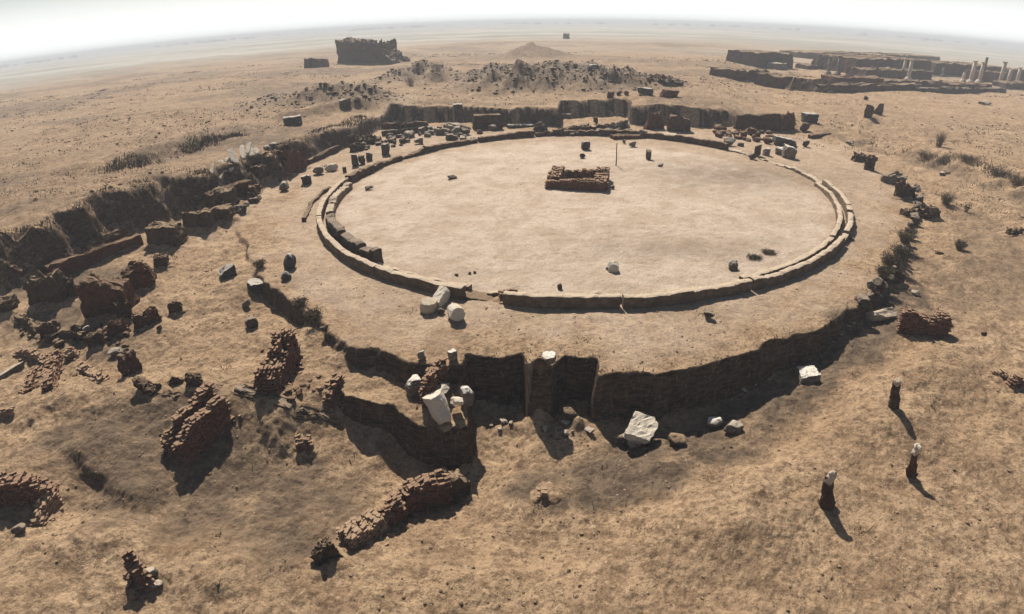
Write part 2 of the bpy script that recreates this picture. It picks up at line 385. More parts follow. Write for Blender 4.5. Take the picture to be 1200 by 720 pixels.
def mass_mesh(foot, z0, tops, seed, rough=.07, batter=.12, res=.15, top_var=.1, dome=.0, freq=1.6, round_=0.):
    """A weathered lump: a footprint carried up to a broken top. tops: one height or a height per corner of the footprint."""
    foot = np.asarray(foot, float); tops = np.broadcast_to(np.asarray(tops, float), (len(foot),))
    per = np.linalg.norm(np.diff(np.vstack([foot, foot[:1]]), axis=0), axis=1).sum(); n = int(np.clip(per / res, 14, 110))
    P = resample(np.column_stack([foot, tops]), n); c = P[:, :2].mean(0); ctop = P[:, 2].mean()
    if round_:
        for _ in range(int(round_)): P = (np.roll(P, 1, 0) + 2 * P + np.roll(P, -1, 0)) / 4
    tv = top_var * noise3(np.column_stack([P[:, :2] * 1.3, 0 * P[:, 0]]), seed) + .5 * top_var * noise3(np.column_stack([P[:, :2] * 5, 0 * P[:, 0]]), seed + 3)
    hgt = max(ctop - z0, .1); nl = int(np.clip(hgt / res, 3, 14)); V = []; Fc = []
    inr = .5 * min(np.ptp(P[:, 0]), np.ptp(P[:, 1])) + 1e-6
    for k in range(nl + 1):
        t = k / nl; ins = batter * t * hgt
        q = c + (P[:, :2] - c) * (1 - np.minimum(ins / np.maximum(np.linalg.norm(P[:, :2] - c, axis=1), .05), .6))[:, None]
        V.append(np.column_stack([q, (z0 - .25) * (1 - t) + (P[:, 2] + tv) * t]))
    m = int(np.clip(inr / res, 2, 6)); last = V[-1]
    for k in range(1, m + 1):
        t = k / (m + .5); q = c + (last[:, :2] - c) * (1 - t)
        zz = last[:, 2] * (1 - t) + ctop * t + dome * hgt * (1 - (1 - t) ** 2) + top_var * t * noise3(np.column_stack([q * 2.2, 0 * q[:, 0]]), seed + 9)
        V.append(np.column_stack([q, zz]))
    rings = len(V); V = np.vstack(V)
    for r in range(rings - 1):
        for i in range(n):
            j = (i + 1) % n; Fc.append((r * n + i, r * n + j, (r + 1) * n + j, (r + 1) * n + i))
    Fc.append(tuple((rings - 1) * n + i for i in range(n)))
    V = V + vec_noise(V, freq, rough, seed) + vec_noise(V, freq * 4.5, rough * .45, seed + 50, 1)
    lay = np.array([freq * 2.4, freq * 2.4, freq * 8.]); step_ = np.round(noise3(V * lay, seed + 60) * 2.2) / 2.2
    d = V[:, :2] - c; d = d / np.maximum(np.linalg.norm(d, axis=1), .05)[:, None]; V[:, :2] += d * (rough * .55 * step_)[:, None]
    V[:, 2] += rough * .5 * np.round(noise3(V * freq * 3.1, seed + 66) * 1.8) / 1.8 * (V[:, 2] > z0 + .55 * hgt)
    if P[:, :2].shape[0] and np.cross(P[1, :2] - P[0, :2], P[2, :2] - P[1, :2]) is not None:
        x, y = P[:, 0], P[:, 1]
        if (x * np.roll(y, -1) - y * np.roll(x, -1)).sum() < 0: Fc = [f[::-1] for f in Fc]
    return V, Fc

def rise_to(g, ptop):
    """How tall a thing is whose shadow ends at ground spot g while the top of its face shows at height ptop in the photograph: (height, base)."""
    lo, hi = 0., 60.
    for _ in range(40):
        s = (lo + hi) / 2
        if proj(g + s * SUN_DIR)[1] > ptop: lo = s
        else: hi = s
    s = (lo + hi) / 2; base = g[:2] + s * SUN_DIR[:2]
    return s * SUN_DIR[2], base

def dark_front(xl, yl, xr, yr, ytl, ytr=None):
    """Front edge of a backlit thing from the foot of its dark patch (left, right) and the top of its dark face: two base spots, two top heights."""
    ytr = ytl if ytr is None else ytr
    A, B_ = at(xl, yl), at(xr, yr); hA, a = rise_to(A, ytl); hB, b = rise_to(B_, ytr)
    return a, b, A[2], B_[2], hA, hB

def block_mesh(L, D, Hh, seed, rough=.03, chip=.12, cuts=5):
    """A quarried block with worn, broken edges and corners, base at z = 0, centred."""
    bm = bmesh.new(); bmesh.ops.create_cube(bm, size=1.)
    bmesh.ops.subdivide_edges(bm, edges=list(bm.edges), cuts=cuts + 2, use_grid_fill=True)
    bm.verts.index_update(); V = np.array([v.co[:] for v in bm.verts]); Fc = [[v.index for v in f.verts] for f in bm.faces]; bm.free()
    V[:, 2] += .5; r = np.random.default_rng(seed); sz = np.array([L, D, Hh]); m = min(L, D, Hh)
    skew = r.normal(0, .07, (3, 3)); V = V + (V - [0, 0, .5]) @ skew * [1, 1, .6]
    P = V * sz
    for k in range(16):                                                # knocked off edges and corners
        d = r.choice((-1., 0., 1.), 3); 
        if np.abs(d).sum() < 2: continue
        d = d + r.normal(0, .25, 3); d /= np.linalg.norm(d); ext = ((P - [0, 0, Hh / 2]) @ d).max(); cut = ext - m * chip * r.uniform(.35, 1.6)
        over = np.maximum((P - [0, 0, Hh / 2]) @ d - cut, 0); P = P - over[:, None] * d * r.uniform(.6, 1.)
    P = P + vec_noise(P + seed * 3.7, 1.6 / max(m, .1), rough * 1.2, seed) + vec_noise(P + seed, 6 / max(m, .1), rough * .6, seed + 4, 2)
    P[:, 2] = np.maximum(P[:, 2], -.02 * Hh)
    return P, Fc

def boulder_mesh(L, D, Hh, seed, rough=.16):
    bm = bmesh.new(); bmesh.ops.create_icosphere(bm, subdivisions=3, radius=.5)
    V = np.array([v.co[:] for v in bm.verts]); Fc = [[v.index for v in f.verts] for f in bm.faces]; bm.free()
    V = V + vec_noise(V * 1. + seed * 5.1, 1.8, rough, seed) + vec_noise(V + seed, 5., rough * .25, seed + 8, 1)
    r = random.Random(seed)
    for _ in range(5):                                                 # broken faces
        d = np.array([r.gauss(0, 1), r.gauss(0, 1), r.gauss(0, .7)]); d /= np.linalg.norm(d); k = V @ d - r.uniform(.3, .42)
        V = V - np.maximum(k, 0)[:, None] * d
    V[:, 2] -= V[:, 2].min(); V = V / np.ptp(V, axis=0)
    V[:, :2] -= (V[:, :2].min(0) + V[:, :2].max(0)) / 2
    return V * [L, D, Hh], Fc

def turn(V, rz=0., rx=0., ry=0.):
    m = (Matrix.Rotation(rz, 3, 'Z') @ Matrix.Rotation(rx, 3, 'X') @ Matrix.Rotation(ry, 3, 'Y'))
    return V @ np.array(m).T

def brick_mesh(path, thick, heights, seed, bl=.21, bh=.07, bd=.11, gap=.008, loss=.25, batter=.12, z_of=None, jitter=.014, fallen=True):
    """A ruined wall of single bricks along a path: broken top, bricks missing, a rubble and mortar core, a few fallen at its foot.
    heights are top heights above the ground at the path's points."""
    r = np.random.default_rng(seed); path = np.asarray(path, float); hs = np.asarray(heights, float)
    seg = np.concatenate([[0], np.cumsum(np.linalg.norm(np.diff(path, axis=0), axis=1))]); Ltot = seg[-1]
    z_of = z_of or ground
    base = [z_of(*p) for p in path]; zmin = min(base) - .2; zmax = max(b + h * (1 + .6 * loss) for b, h in zip(base, hs))
    nrow = max(int((zmax - zmin) / bh), 1); nacross = max(int(round(thick / bd)), 2); bd = thick / nacross
    V = []; Fc = []; T = []; nv = 0
    cube = np.array([[x, y, z] for x in (-.5, .5) for y in (-.5, .5) for z in (-.5, .5)])
    cf = [(0, 1, 3, 2), (4, 6, 7, 5), (0, 4, 5, 1), (2, 3, 7, 6), (0, 2, 6, 4), (1, 5, 7, 3)]
    def where(s):
        i = min(max(np.searchsorted(seg, s) - 1, 0), len(path) - 2); t = (s - seg[i]) / max(seg[i + 1] - seg[i], 1e-6); t = min(max(t, 0), 1)
        d = (path[i + 1] - path[i]) / max(np.linalg.norm(path[i + 1] - path[i]), 1e-6)
        return path[i] * (1 - t) + path[i + 1] * t, d, base[i] * (1 - t) + base[i + 1] * t, hs[i] * (1 - t) + hs[i + 1] * t
    sg = np.linspace(0, Ltot, 60)
    prof = .6 * noise2(sg * 1.3 + seed, sg * 0, seed) + .6 * noise2(sg * 3.7, sg * 0 + seed, seed + 1) + .35 * noise2(sg * 9.1, sg * 0 + seed, seed + 2)
    def add(q, z, d, ln, w, hh, ang, tiltz, tint):
        nonlocal nv
        ca, sa = math.cos(ang), math.sin(ang); dd = np.array([d[0] * ca - d[1] * sa, d[0] * sa + d[1] * ca]); nn = np.array([-dd[1], dd[0]])
        cb = cube * [ln, w, hh]; cb = cb + r.normal(0, .006, cb.shape)
        vv = np.column_stack([q[0] + cb[:, 0] * dd[0] + cb[:, 1] * nn[0], q[1] + cb[:, 0] * dd[1] + cb[:, 1] * nn[1], z + cb[:, 2] + tiltz * cb[:, 0]])
        V.append(vv); T.append(np.full(8, tint)); Fc.extend(tuple(nv + i for i in f) for f in cf); nv += 8
    for k in range(nrow):
        z = zmin + (k + .5) * bh
        s = -bl * (.75 if k % 2 else .25)
        while s < Ltot:
            ln = bl * r.uniform(.7, 1.15); sm = s + ln / 2; s += ln
            if sm > Ltot or sm < 0: continue
            c, d, zb, h = where(sm)
            if z < zb - .2: continue
            nrm = np.array([-d[1], d[0]]); pr = np.interp(sm, sg, prof); up = max(z - zb, 0)
            end_in = min(sm, Ltot - sm)
            for a in range(nacross):
                edge = abs((a + .5) / nacross - .5) * 2
                top = zb + h * (1 + loss * (pr + .5 * r.normal() * .5 - .35 * edge * edge)) - max(0, .25 * (1 - end_in / .3)) * h * loss * 2
                if z > top: continue
                inner = 0 < a < nacross - 1 and z < top - 2.5 * bh and bl < sm < Ltot - bl and z < zb + h * (1 - 1.3 * loss)
                if inner or (r.random() < .10 and up > .25 * h): continue
                off = (a + .5) * bd - thick / 2
                q = c + nrm * (off * (1 - batter * up) + r.normal(0, jitter)) + d * r.normal(0, jitter)
                loose = z > top - 1.3 * bh
                add(q, z + r.normal(0, .005), d, (ln - gap) * r.uniform(.8, 1.02), (bd - gap) * r.uniform(.85, 1.05), (bh - gap) * r.uniform(.85, 1.08), r.normal(0, .28 if loose else .05), r.normal(0, .12 if loose else .02), r.random())
    if fallen:
        for _ in range(int(5 + 7 * Ltot)):
            c, d, zb, h = where(r.uniform(0, Ltot)); nrm = np.array([-d[1], d[0]]); q = c + nrm * r.choice((-1, 1)) * (thick / 2 + abs(r.normal(.02, .13))) + d * r.normal(0, .1)
            add(q, z_of(*q) + .02, d, bl * r.uniform(.4, .95), bd * r.uniform(.6, 1), bh, r.uniform(0, 6.28), r.normal(0, .25), r.random())
    # core
    n = max(int(Ltot / .09), 4); hw = thick * .40; m = 7
    o = nv; pts = []
    for i in range(n + 1):
        c, d, zb, h = where(min(max(Ltot * i / n, .05), Ltot - .05)); nrm = np.array([-d[1], d[0]]); tp = zb + h * (.9 + loss * (np.interp(Ltot * i / n, sg, prof) - .35))
        for u, v in ((-1., 0), (-1., .5), (-.92, .93), (0, 1.), (.92, .93), (1., .5), (1., 0)):
            q = c + nrm * u * hw * (1 - batter * v * h); pts.append((q[0], q[1], zb - .2 + v * (tp - zb + .2)))
    pts = np.array(pts); pts = pts + vec_noise(pts, 5., .03, seed + 31, 2); V.append(pts); T.append(np.full(len(pts), .15))
    for i in range(n):
        for k in range(m - 1): Fc.append((o + i * m + k, o + (i + 1) * m + k, o + (i + 1) * m + k + 1, o + i * m + k + 1))
    Fc.append(tuple(o + k for k in range(m))); Fc.append(tuple(o + n * m + k for k in range(m))[::-1])
    return np.vstack(V), Fc, np.concatenate(T)

# ------------------------------------------------------------------ terrain sheet
def make_ground():
    az = np.concatenate([np.radians(np.arange(-180, -66, 6.)), np.radians(np.linspace(-66, 66, 1150)), np.radians(np.arange(72, 180, 6.))])
    r = [.3, 1.5, 3., 4.5, 5.2]
    while r[-1] < 9000:
        x = r[-1]; r.append(x + max(.045, .00125 * x * x / CAM_H if x < 700 else x * .06) if x < 160 else x * 1.018 if x < 800 else x * 1.08)
    r = np.array(r); na, nr = len(az), len(r)
    A, Rr = np.meshgrid(az, r); X = (Rr * np.sin(A)).ravel(); Y = (Rr * np.cos(A)).ravel()
    Z = np.empty(len(X)); step = 200000
    for i in range(0, len(X), step): Z[i:i + step] = land(X[i:i + step], Y[i:i + step])
    V = np.column_stack([X, Y, Z]); V = np.vstack([V, [[0, 0, float(land(np.array([0.]), np.array([0.]))[0])]]])
    i, j = np.meshgrid(np.arange(nr - 1), np.arange(na), indexing='ij'); j2 = (j + 1) % na
    Q = np.stack([i * na + j, (i + 1) * na + j, (i + 1) * na + j2, i * na + j2], -1).reshape(-1, 4)[:, ::-1]
    T = np.array([[k, (k + 1) % na, nr * na] for k in range(na)])[:, ::-1]
    me = bpy.data.meshes.new('sandy_ground')
    me.vertices.add(len(V)); me.vertices.foreach_set('co', V.astype(np.float32).ravel())
    me.loops.add(Q.size + T.size); me.loops.foreach_set('vertex_index', np.concatenate([Q.ravel(), T.ravel()]).astype(np.int32))
    me.polygons.add(len(Q) + len(T)); me.polygons.foreach_set('loop_start', np.concatenate([np.arange(len(Q)) * 4, Q.size + np.arange(len(T)) * 3]).astype(np.int32))
    me.polygons.foreach_set('use_smooth', np.ones(len(Q) + len(T), bool))
    me.update(calc_edges=True); me.validate()
    print('ground', len(V), nr, na, 'up', me.polygons[len(Q) // 2].normal[:])
    col = np.zeros((len(V), 4), np.float32)
    x, y = V[:, 0], V[:, 1]
    for bx, by, hgt, rx, ry, rough, rub in BUMPS_W:
        col[:, 0] = np.maximum(col[:, 0], rub * np.exp(-.9 * (((x - bx) / rx) ** 2 + ((y - by) / ry) ** 2)))
    rag = fbm2(x * .5, y * .5, 91, 4)
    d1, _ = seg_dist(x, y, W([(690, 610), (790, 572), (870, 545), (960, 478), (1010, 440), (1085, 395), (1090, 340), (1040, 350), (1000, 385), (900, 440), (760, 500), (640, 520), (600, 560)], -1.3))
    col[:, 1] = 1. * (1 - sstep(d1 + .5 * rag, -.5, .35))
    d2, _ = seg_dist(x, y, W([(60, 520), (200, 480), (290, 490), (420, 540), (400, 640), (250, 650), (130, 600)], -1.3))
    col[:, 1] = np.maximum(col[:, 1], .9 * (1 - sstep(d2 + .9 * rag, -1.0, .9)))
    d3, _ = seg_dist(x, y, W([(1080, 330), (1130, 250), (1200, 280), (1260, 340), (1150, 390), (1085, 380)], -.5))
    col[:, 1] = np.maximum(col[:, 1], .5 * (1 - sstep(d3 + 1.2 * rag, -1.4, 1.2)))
    col[:, 2] = (1 - sstep(np.hypot(x - 4.9, y - 37.4) + .5 * rag, 15.5, 18.)) * .95
    dp, _ = seg_dist(x, y, PLAT); col[:, 2] = np.maximum(col[:, 2], .4 * (1 - sstep(dp + 1.2 * rag, -2.5, 0)))
    e = flat(860, 205); col[:, 1] = np.maximum(col[:, 1], .62 * np.exp(-(((x - e[0]) / 7.) ** 2 + ((y - e[1]) / 4.) ** 2)))
    e = flat(800, 290); col[:, 1] = np.maximum(col[:, 1], .4 * np.exp(-(((x - e[0]) / 6.) ** 2 + ((y - e[1]) / 2.) ** 2)))
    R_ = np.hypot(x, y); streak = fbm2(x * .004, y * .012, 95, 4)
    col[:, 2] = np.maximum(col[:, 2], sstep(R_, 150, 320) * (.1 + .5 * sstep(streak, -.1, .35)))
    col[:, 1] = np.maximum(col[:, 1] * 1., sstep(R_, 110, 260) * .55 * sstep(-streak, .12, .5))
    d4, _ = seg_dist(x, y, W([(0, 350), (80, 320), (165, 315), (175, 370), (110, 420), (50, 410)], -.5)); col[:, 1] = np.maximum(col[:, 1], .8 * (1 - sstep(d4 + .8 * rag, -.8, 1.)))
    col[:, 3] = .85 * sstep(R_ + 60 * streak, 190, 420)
    dex, _ = seg_dist(x, y, EXC)
    scrub = sstep(fbm2(x * .06, y * .11, 131, 4), -.15, .55)
    col[:, 1] = np.maximum(col[:, 1], sstep(dex, .5, 3.) * (.28 + .5 * scrub) * (1 - .75 * sstep(x / np.maximum(y, 1), .25, .5)))
    road = W([(235, 236), (300, 200), (350, 178), (400, 155), (450, 132), (480, 118)], 1.8); dr, _, _, _ = seg_dist(x, y, road, False)
    col[:, 1] *= 1 - .85 * np.exp(-(dr / 1.9) ** 2); col[:, 2] = np.maximum(col[:, 2], .3 * np.exp(-(dr / 1.6) ** 2))
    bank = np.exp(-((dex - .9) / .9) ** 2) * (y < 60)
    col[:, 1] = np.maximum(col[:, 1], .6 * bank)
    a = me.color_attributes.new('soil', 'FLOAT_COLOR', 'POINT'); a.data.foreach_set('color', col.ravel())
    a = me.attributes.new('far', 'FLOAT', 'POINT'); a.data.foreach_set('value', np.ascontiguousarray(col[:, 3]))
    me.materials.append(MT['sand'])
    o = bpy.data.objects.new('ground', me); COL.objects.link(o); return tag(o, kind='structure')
make_ground()

# ------------------------------------------------------------------ haze
def make_haze():
    bm = bmesh.new(); bmesh.ops.create_cube(bm, size=2.)
    for v in bm.verts: v.co.x *= 9500; v.co.y *= 9500; v.co.z = -6. if v.co.z < 0 else 16.
    me = bpy.data.meshes.new('haze'); bm.to_mesh(me); bm.free()
    m = bpy.data.materials.new('haze'); m.use_nodes = True; nt = m.node_tree
    for nd in list(nt.nodes):
        if nd.type != 'OUTPUT_MATERIAL': nt.nodes.remove(nd)
    v = nt.nodes.new('ShaderNodeVolumePrincipled'); v.inputs['Color'].default_value = (.93, .94, .95, 1); v.inputs['Density'].default_value = .0011; v.inputs['Anisotropy'].default_value = 0.
    nt.links.new(v.outputs[0], [x for x in nt.nodes if x.type == 'OUTPUT_MATERIAL'][0].inputs['Volume'])
    me.materials.append(m); o = bpy.data.objects.new('haze', me); COL.objects.link(o); tag(o, kind='stuff')
make_haze()

# ------------------------------------------------------------------ the round kerb
RP = [(376, 250), (395, 287), (447, 320), (520, 345), (583, 363), (650, 370), (758, 365), (850, 350), (918, 330), (960, 305), (988, 262), (982, 235), (955, 208), (880, 178), (740, 162), (600, 163), (520, 172), (450, 190), (415, 210), (385, 232)]
RW = np.array(W(RP)); RC = np.array([4.9, 37.4])
_a = np.arctan2(RW[:, 1] - RC[1], RW[:, 0] - RC[0]); _q = np.linalg.norm(RW - RC, axis=1)
_A = np.stack([np.ones_like(_a), np.cos(_a), np.sin(_a), np.cos(2 * _a), np.sin(2 * _a)], 1)
_co = np.linalg.lstsq(_A, _q, rcond=None)[0]
def ring_r(a):
    return _co[0] + _co[1] * np.cos(a) + _co[2] * np.sin(a) + _co[3] * np.cos(2 * a) + _co[4] * np.sin(2 * a)
def ring_ang(px, py=300):
    w = flat(px, py); return math.atan2(w[1] - RC[1], w[0] - RC[0])

def kerb_mesh(a0, a1, inset, width, height, seed, rough=.03, ends=True, z0=-.15, hvar=.05):
    if a1 < a0: a1 += 2 * math.pi
    n = max(int((a1 - a0) * 17.5 / .09), 4); V = []; Fc = []
    prof = [(0, 0), (0, .35), (0, .7), (.02, .93), (.08, 1.), (.3, 1.03), (.6, 1.03), (.9, 1.), (.98, .92), (1, .6), (1, 0)]
    m = len(prof)
    for i in range(n + 1):
        a = a0 + (a1 - a0) * i / n; r = ring_r(a) - inset; sq = a * 17.5 / 1.15 + seed * .37; st = math.floor(sq); fr = sq - st
        hr = random.Random(st * 131 + seed).uniform(-1, 1); r2 = random.Random(st * 57 + seed * 3).uniform(-1, 1); joint = 1. if min(fr, 1 - fr) < .05 else 0.; r += .012 * r2
        hh = height + hvar * noise2(np.array([a * 9.]), np.array([seed * 1.]), seed)[0] + hvar * .6 * noise2(np.array([a * 40.]), np.array([seed * 1.]), seed)[0]
        hh += .02 * hr * min(1, height / .4) - joint * (.015 + .05 * max(0, r2)) * min(1, height / .3) - (.25 * height if r2 > .93 else 0)
        for u, v in prof:
            q = RC + (r - u * width) * np.array([math.cos(a), math.sin(a)])
            V.append((q[0], q[1], z0 + v * (hh - z0)))
    V = np.array(V); V = V + vec_noise(V, 1.6, rough, seed) + vec_noise(V, 6., rough * .5, seed + 5, 1)
    for i in range(n):
        for k in range(m - 1):
            Fc.append((i * m + k, i * m + k + 1, (i + 1) * m + k + 1, (i + 1) * m + k))
    Fc.append(tuple(range(m))[::-1]); Fc.append(tuple(n * m + k for k in range(m)))
    return V, [f[::-1] for f in Fc]

ringr = root('ring_wall', (RC[0], RC[1], 0), 'large low ring of pale stone kerbs around the round sandy floor', 'ring wall')
gap0, gap1 = ring_ang(541, 352), ring_ang(584, 363)
def arc(name, p0, p1, *a, m='kerb', **k):
    V, Fc = kerb_mesh(p0, p1, *a, **k); return mesh_obj(name, V, Fc, m, ringr)
aE = ring_ang(972, 218); aW = ring_ang(408, 216)
splits = [gap1, ring_ang(730, 367), ring_ang(883, 343), ring_ang(975, 285), aE]
for k in range(4): arc('outer_kerb', splits[k] + .003, splits[k + 1] - .003, 0, .36, .50, 11 + k, m='kerb')
sp2 = [aW, ring_ang(378, 262), ring_ang(447, 321), gap0]
for k in range(3): arc('outer_kerb', sp2[k] + .003, sp2[k + 1] - .003, 0, .38, .50, 21 + k, m='kerb')
arc('inner_kerb', gap1 - .05, ring_ang(880, 343), .62, .3, .26, 31, rough=.04, hvar=.09)
arc('inner_kerb', ring_ang(884, 343), aE, .62, .34, .34, 32, rough=.03)
arc('inner_kerb', ring_ang(430, 312), gap0 - .0, .66, .28, .24, 33, rough=.04, hvar=.08)
arc('inner_kerb', ring_ang(406, 290), ring_ang(437, 315), .62, .55, .78, 34, m='darkstone', rough=.06, hvar=.14)
arc('inner_kerb', ring_ang(384, 262), ring_ang(402, 287), .58, .55, .72, 35, m='darkstone', rough=.07, hvar=.2)
arc('inner_kerb', ring_ang(398, 221), ring_ang(383, 258), .58, .5, .5, 36, m='kerb', rough=.06, hvar=.15)
far = [aE, ring_ang(930, 195), ring_ang(860, 174), ring_ang(790, 166), ring_ang(700, 161), ring_ang(628, 162), ring_ang(560, 167), ring_ang(490, 178), ring_ang(440, 195), aW]
hs = [.2, .14, .52, .62, .42, .5, .48, .42, .5]
for k in range(9): arc('far_kerb', far[k] + .004, far[k + 1] - .004, .0, .5, hs[k], 41 + k, m='darkmud' if k > 1 else 'kerb', rough=.06, hvar=.12)
arc('outlying_kerb', ring_ang(393, 220), ring_ang(370, 258), -.95, .3, .16, 61, m='darkmud', rough=.07, hvar=.1)
arc('channel_floor', gap0 - .02, gap1 + .02, .1, .75, .06, 55, m='darkmud', rough=.05)

# ------------------------------------------------------------------ builders that read a dark front off the photograph
def away(a, b):
    d = np.asarray(b) - np.asarray(a); n = np.array([-d[1], d[0]]) / max(np.linalg.norm(d), 1e-6)
    return n if n @ np.asarray(a) > 0 else -n

SEED = [100]
def seed():
    SEED[0] += 1; return SEED[0]

def foot_of(o, near, V, w=.22, h=.13):
    """Sand drifted up against a thing standing on the ground (its outline at the foot, pushed out)."""
    c = V[:, :2].mean(0); d = V[:, :2] - c; a = np.arctan2(d[:, 1], d[:, 0]); nb = 44; R_ = np.zeros(nb); q = np.linalg.norm(d, axis=1)
    idx = ((a + math.pi) / (2 * math.pi) * nb).astype(int) % nb; np.maximum.at(R_, idx, q)
    for k in range(nb):
        if R_[k] == 0: R_[k] = max(R_[k - 1], R_[(k + 1) % nb])
    R_ = (np.roll(R_, 1) + 2 * R_ + np.roll(R_, -1)) / 4
    ang = (np.arange(nb) + .5) / nb * 2 * math.pi - math.pi; u = np.stack([np.cos(ang), np.sin(ang)], 1); s = seed(); VV = []; Fc = []
    for k, (e, hh) in enumerate(((w * 2.0, -.06), (w, .3), (w * .35, .75), (-.12, 1.), (-.3, .9))):
        wob = 1 + .5 * noise2(np.cos(ang) * 2.3 + s, np.sin(ang) * 2.3 + k * .2, s); P = c + u * np.maximum(R_ + e * wob, .04)[:, None]
        VV.append(np.column_stack([P, land(P[:, 0], P[:, 1]) + (h * hh * wob if hh > 0 else hh)]))
    for k in range(4):
        for i in range(nb): Fc.append((k * nb + i, k * nb + (i + 1) % nb, (k + 1) * nb + (i + 1) % nb, (k + 1) * nb + i))
    VV = np.vstack(VV); VV = VV + vec_noise(VV, 5., .025, s, 2)
    mesh_obj('earth_foot', VV, Fc, 'sand', o, smooth=True)

def M_(label, cat, name, m, q, depth, group=None, parent=None, **k):
    """A weathered lump or wall whose dark front is at q = (left x, foot y, right x, foot y, top y[, top y right])."""
    a, b, za, zb, hA, hB = dark_front(*q); n = away(a, b); foot = [a, b, b + n * depth, a + n * depth]
    z0 = min(za, zb, ground(*(b + n * depth)), ground(*(a + n * depth))) - .05; s = seed()
    size = max(np.linalg.norm(b - a), hA, hB, depth); res = k.pop('res', float(np.clip(size / 22, .05, .6)))
    sc_ = min(1.5, max(.35, min(np.linalg.norm(b - a), depth, max(hA, hB)) / .8))
    k.setdefault('rough', .07 * sc_); k.setdefault('top_var', .1 * sc_); k.setdefault('freq', 1.7 / sc_)
    V, Fc = mass_mesh(foot, z0, [za + hA, zb + hB, zb + hB, za + hA], s, res=res, **k)
    o = mesh_obj(name, V, Fc, m, parent)
    if parent is None:
        tag(o, label, cat, group); dist = np.linalg.norm(foot[0])
        if dist < 48 and max(hA, hB) > .3: foot_of(o, dist, V[V[:, 2] < z0 + .25], .2 * sc_, .13 * sc_)
    return o

def S_(label, cat, name, m, q, ratio=.8, rz=0., group=None, kind='block', chip=.16, tilt=(0, 0), parent=None, sink=.03, hmax=None):
    """A single stone at q = (left x, foot y of its shadow, right x, top y of its dark face)."""
    g = at((q[0] + q[2]) / 2, q[1]); h, base = rise_to(g, q[3]); h = max(h, .06)
    if hmax: h = min(h, hmax)
    z = ground(*base)
    L = np.linalg.norm(flat(q[2], q[1], g[2]) - flat(q[0], q[1], g[2])); D = L * ratio
    face = math.atan2(base[1], base[0]) - math.pi / 2 + rz; s = seed()
    V, Fc = (block_mesh(L, D, h + sink, s, rough=.07 * min(L, D, h), chip=chip * 1.35) if kind == 'block' else boulder_mesh(L, D, h + sink, s))
    V = turn(V, face, *tilt); n = base / np.linalg.norm(base)
    V = V + [base[0] + n[0] * D * .4, base[1] + n[1] * D * .4, z - sink]
    o = mesh_obj(name, V, Fc, m, parent, smooth=(kind != 'block'))
    if parent is None: tag(o, label, cat, group)
    return o

def K_(label, cat, name, m, path, thick, heights, group=None, parent=None, **k):
    """A wall of single bricks along the foot line given in the photograph."""
    P = np.array([at(*p)[:2] for p in path]); V, Fc, T = brick_mesh(P, thick, heights, seed(), **k)
    o = mesh_obj(name, V, Fc, m, parent, tint=T)
    if parent is None: tag(o, label, cat, group)
    if parent is None and len(P) == 2 and max(heights) > .3: foot_of(o, 0, V[V[:, 2] < V[:, 2].min() + .35], .12, .1)
    return o

# ------------------------------------------------------------------ the round floor: brick box in the middle, loose stones, staff
a, b = at(642, 223)[:2], at(716, 227)[:2]; n = away(a, b); hA, a2 = rise_to(at(642, 224), 211); hB, b2 = rise_to(at(716, 229), 212)
dep = 3.4
box = root('brick_altar_base', (*((a2 + b2) / 2 + n * dep / 2), 0), 'square hollow base of red brick in the middle of the round floor', 'altar base')
zf = lambda x, y: 0.
def wallpart(p0, p1, th, h, nm='brick_wall', **k):
    V, Fc, T = brick_mesh([p0, p1], th, h, seed(), bl=.26, bh=.095, bd=.15, z_of=zf, batter=.03, fallen=False, **k); mesh_obj(nm, V, Fc, 'brick', box, tint=T)
u = (b2 - a2) / np.linalg.norm(b2 - a2)
wallpart(a2 + n * .3, b2 + n * .3, .6, [hA * .92, hB * 1.0], loss=.16)
wallpart(a2 + u * .45 + n * .62, a2 + u * .45 + n * dep, .9, [.75, .8], loss=.2)
wallpart(b2 - u * .5 + n * .62, b2 - u * .5 + n * dep, .95, [.8, .85], loss=.18)
wallpart(a2 + u * .95 + n * (dep - .25), b2 - u * 1.0 + n * (dep - .25), .5, [.7, .72], loss=.22)
S_('small weathered grey stone alone on the far half of the round floor', 'stone', 'loose_stone', 'stone', (525, 212, 537, 206), kind='boulder')
S_('tiny dark stone on the round floor by the curve of the kerb', 'stone', 'loose_stone', 'darkstone', (428, 224, 438, 218), kind='boulder')
S_('white stone cube standing alone on the round sandy floor', 'stone', 'stone_block', 'marble', (716, 323, 728, 309), ratio=.85, rz=.15)
S_('tiny grey stone touching the side of the white stone cube', 'stone', 'loose_stone', 'stone', (711, 318, 717, 313), kind='boulder')
S_('small dark upright stone behind the middle of the near kerb', 'stone', 'loose_stone', 'darkstone', (655, 342, 661, 332), kind='boulder')
S_('squat grey block at the end of the scrub line inside the kerb', 'stone', 'stone_block', 'stone', (859, 320, 869, 307), rz=.3)
S_('short upright stone post with pale top on the round floor', 'stone post', 'stone_post', 'darkstone', (761, 190, 767, 177), ratio=.9)
S_('small flat stone lying next to the upright stone post', 'stone', 'loose_stone', 'stone', (772, 197, 779, 192), kind='boulder')
S_('rounded grey boulder behind the hollow brick base', 'boulder', 'boulder', 'granite', (684, 178, 695, 166), kind='boulder', ratio=1.)
S_('small dark pointed stone between grey boulder and brick base', 'stone', 'loose_stone', 'darkstone', (681, 187, 688, 180), kind='boulder')
S_('small reddish rubble stone off the corner of the brick base', 'stone', 'loose_stone', 'darkstone', (717, 223, 722, 217), kind='boulder')
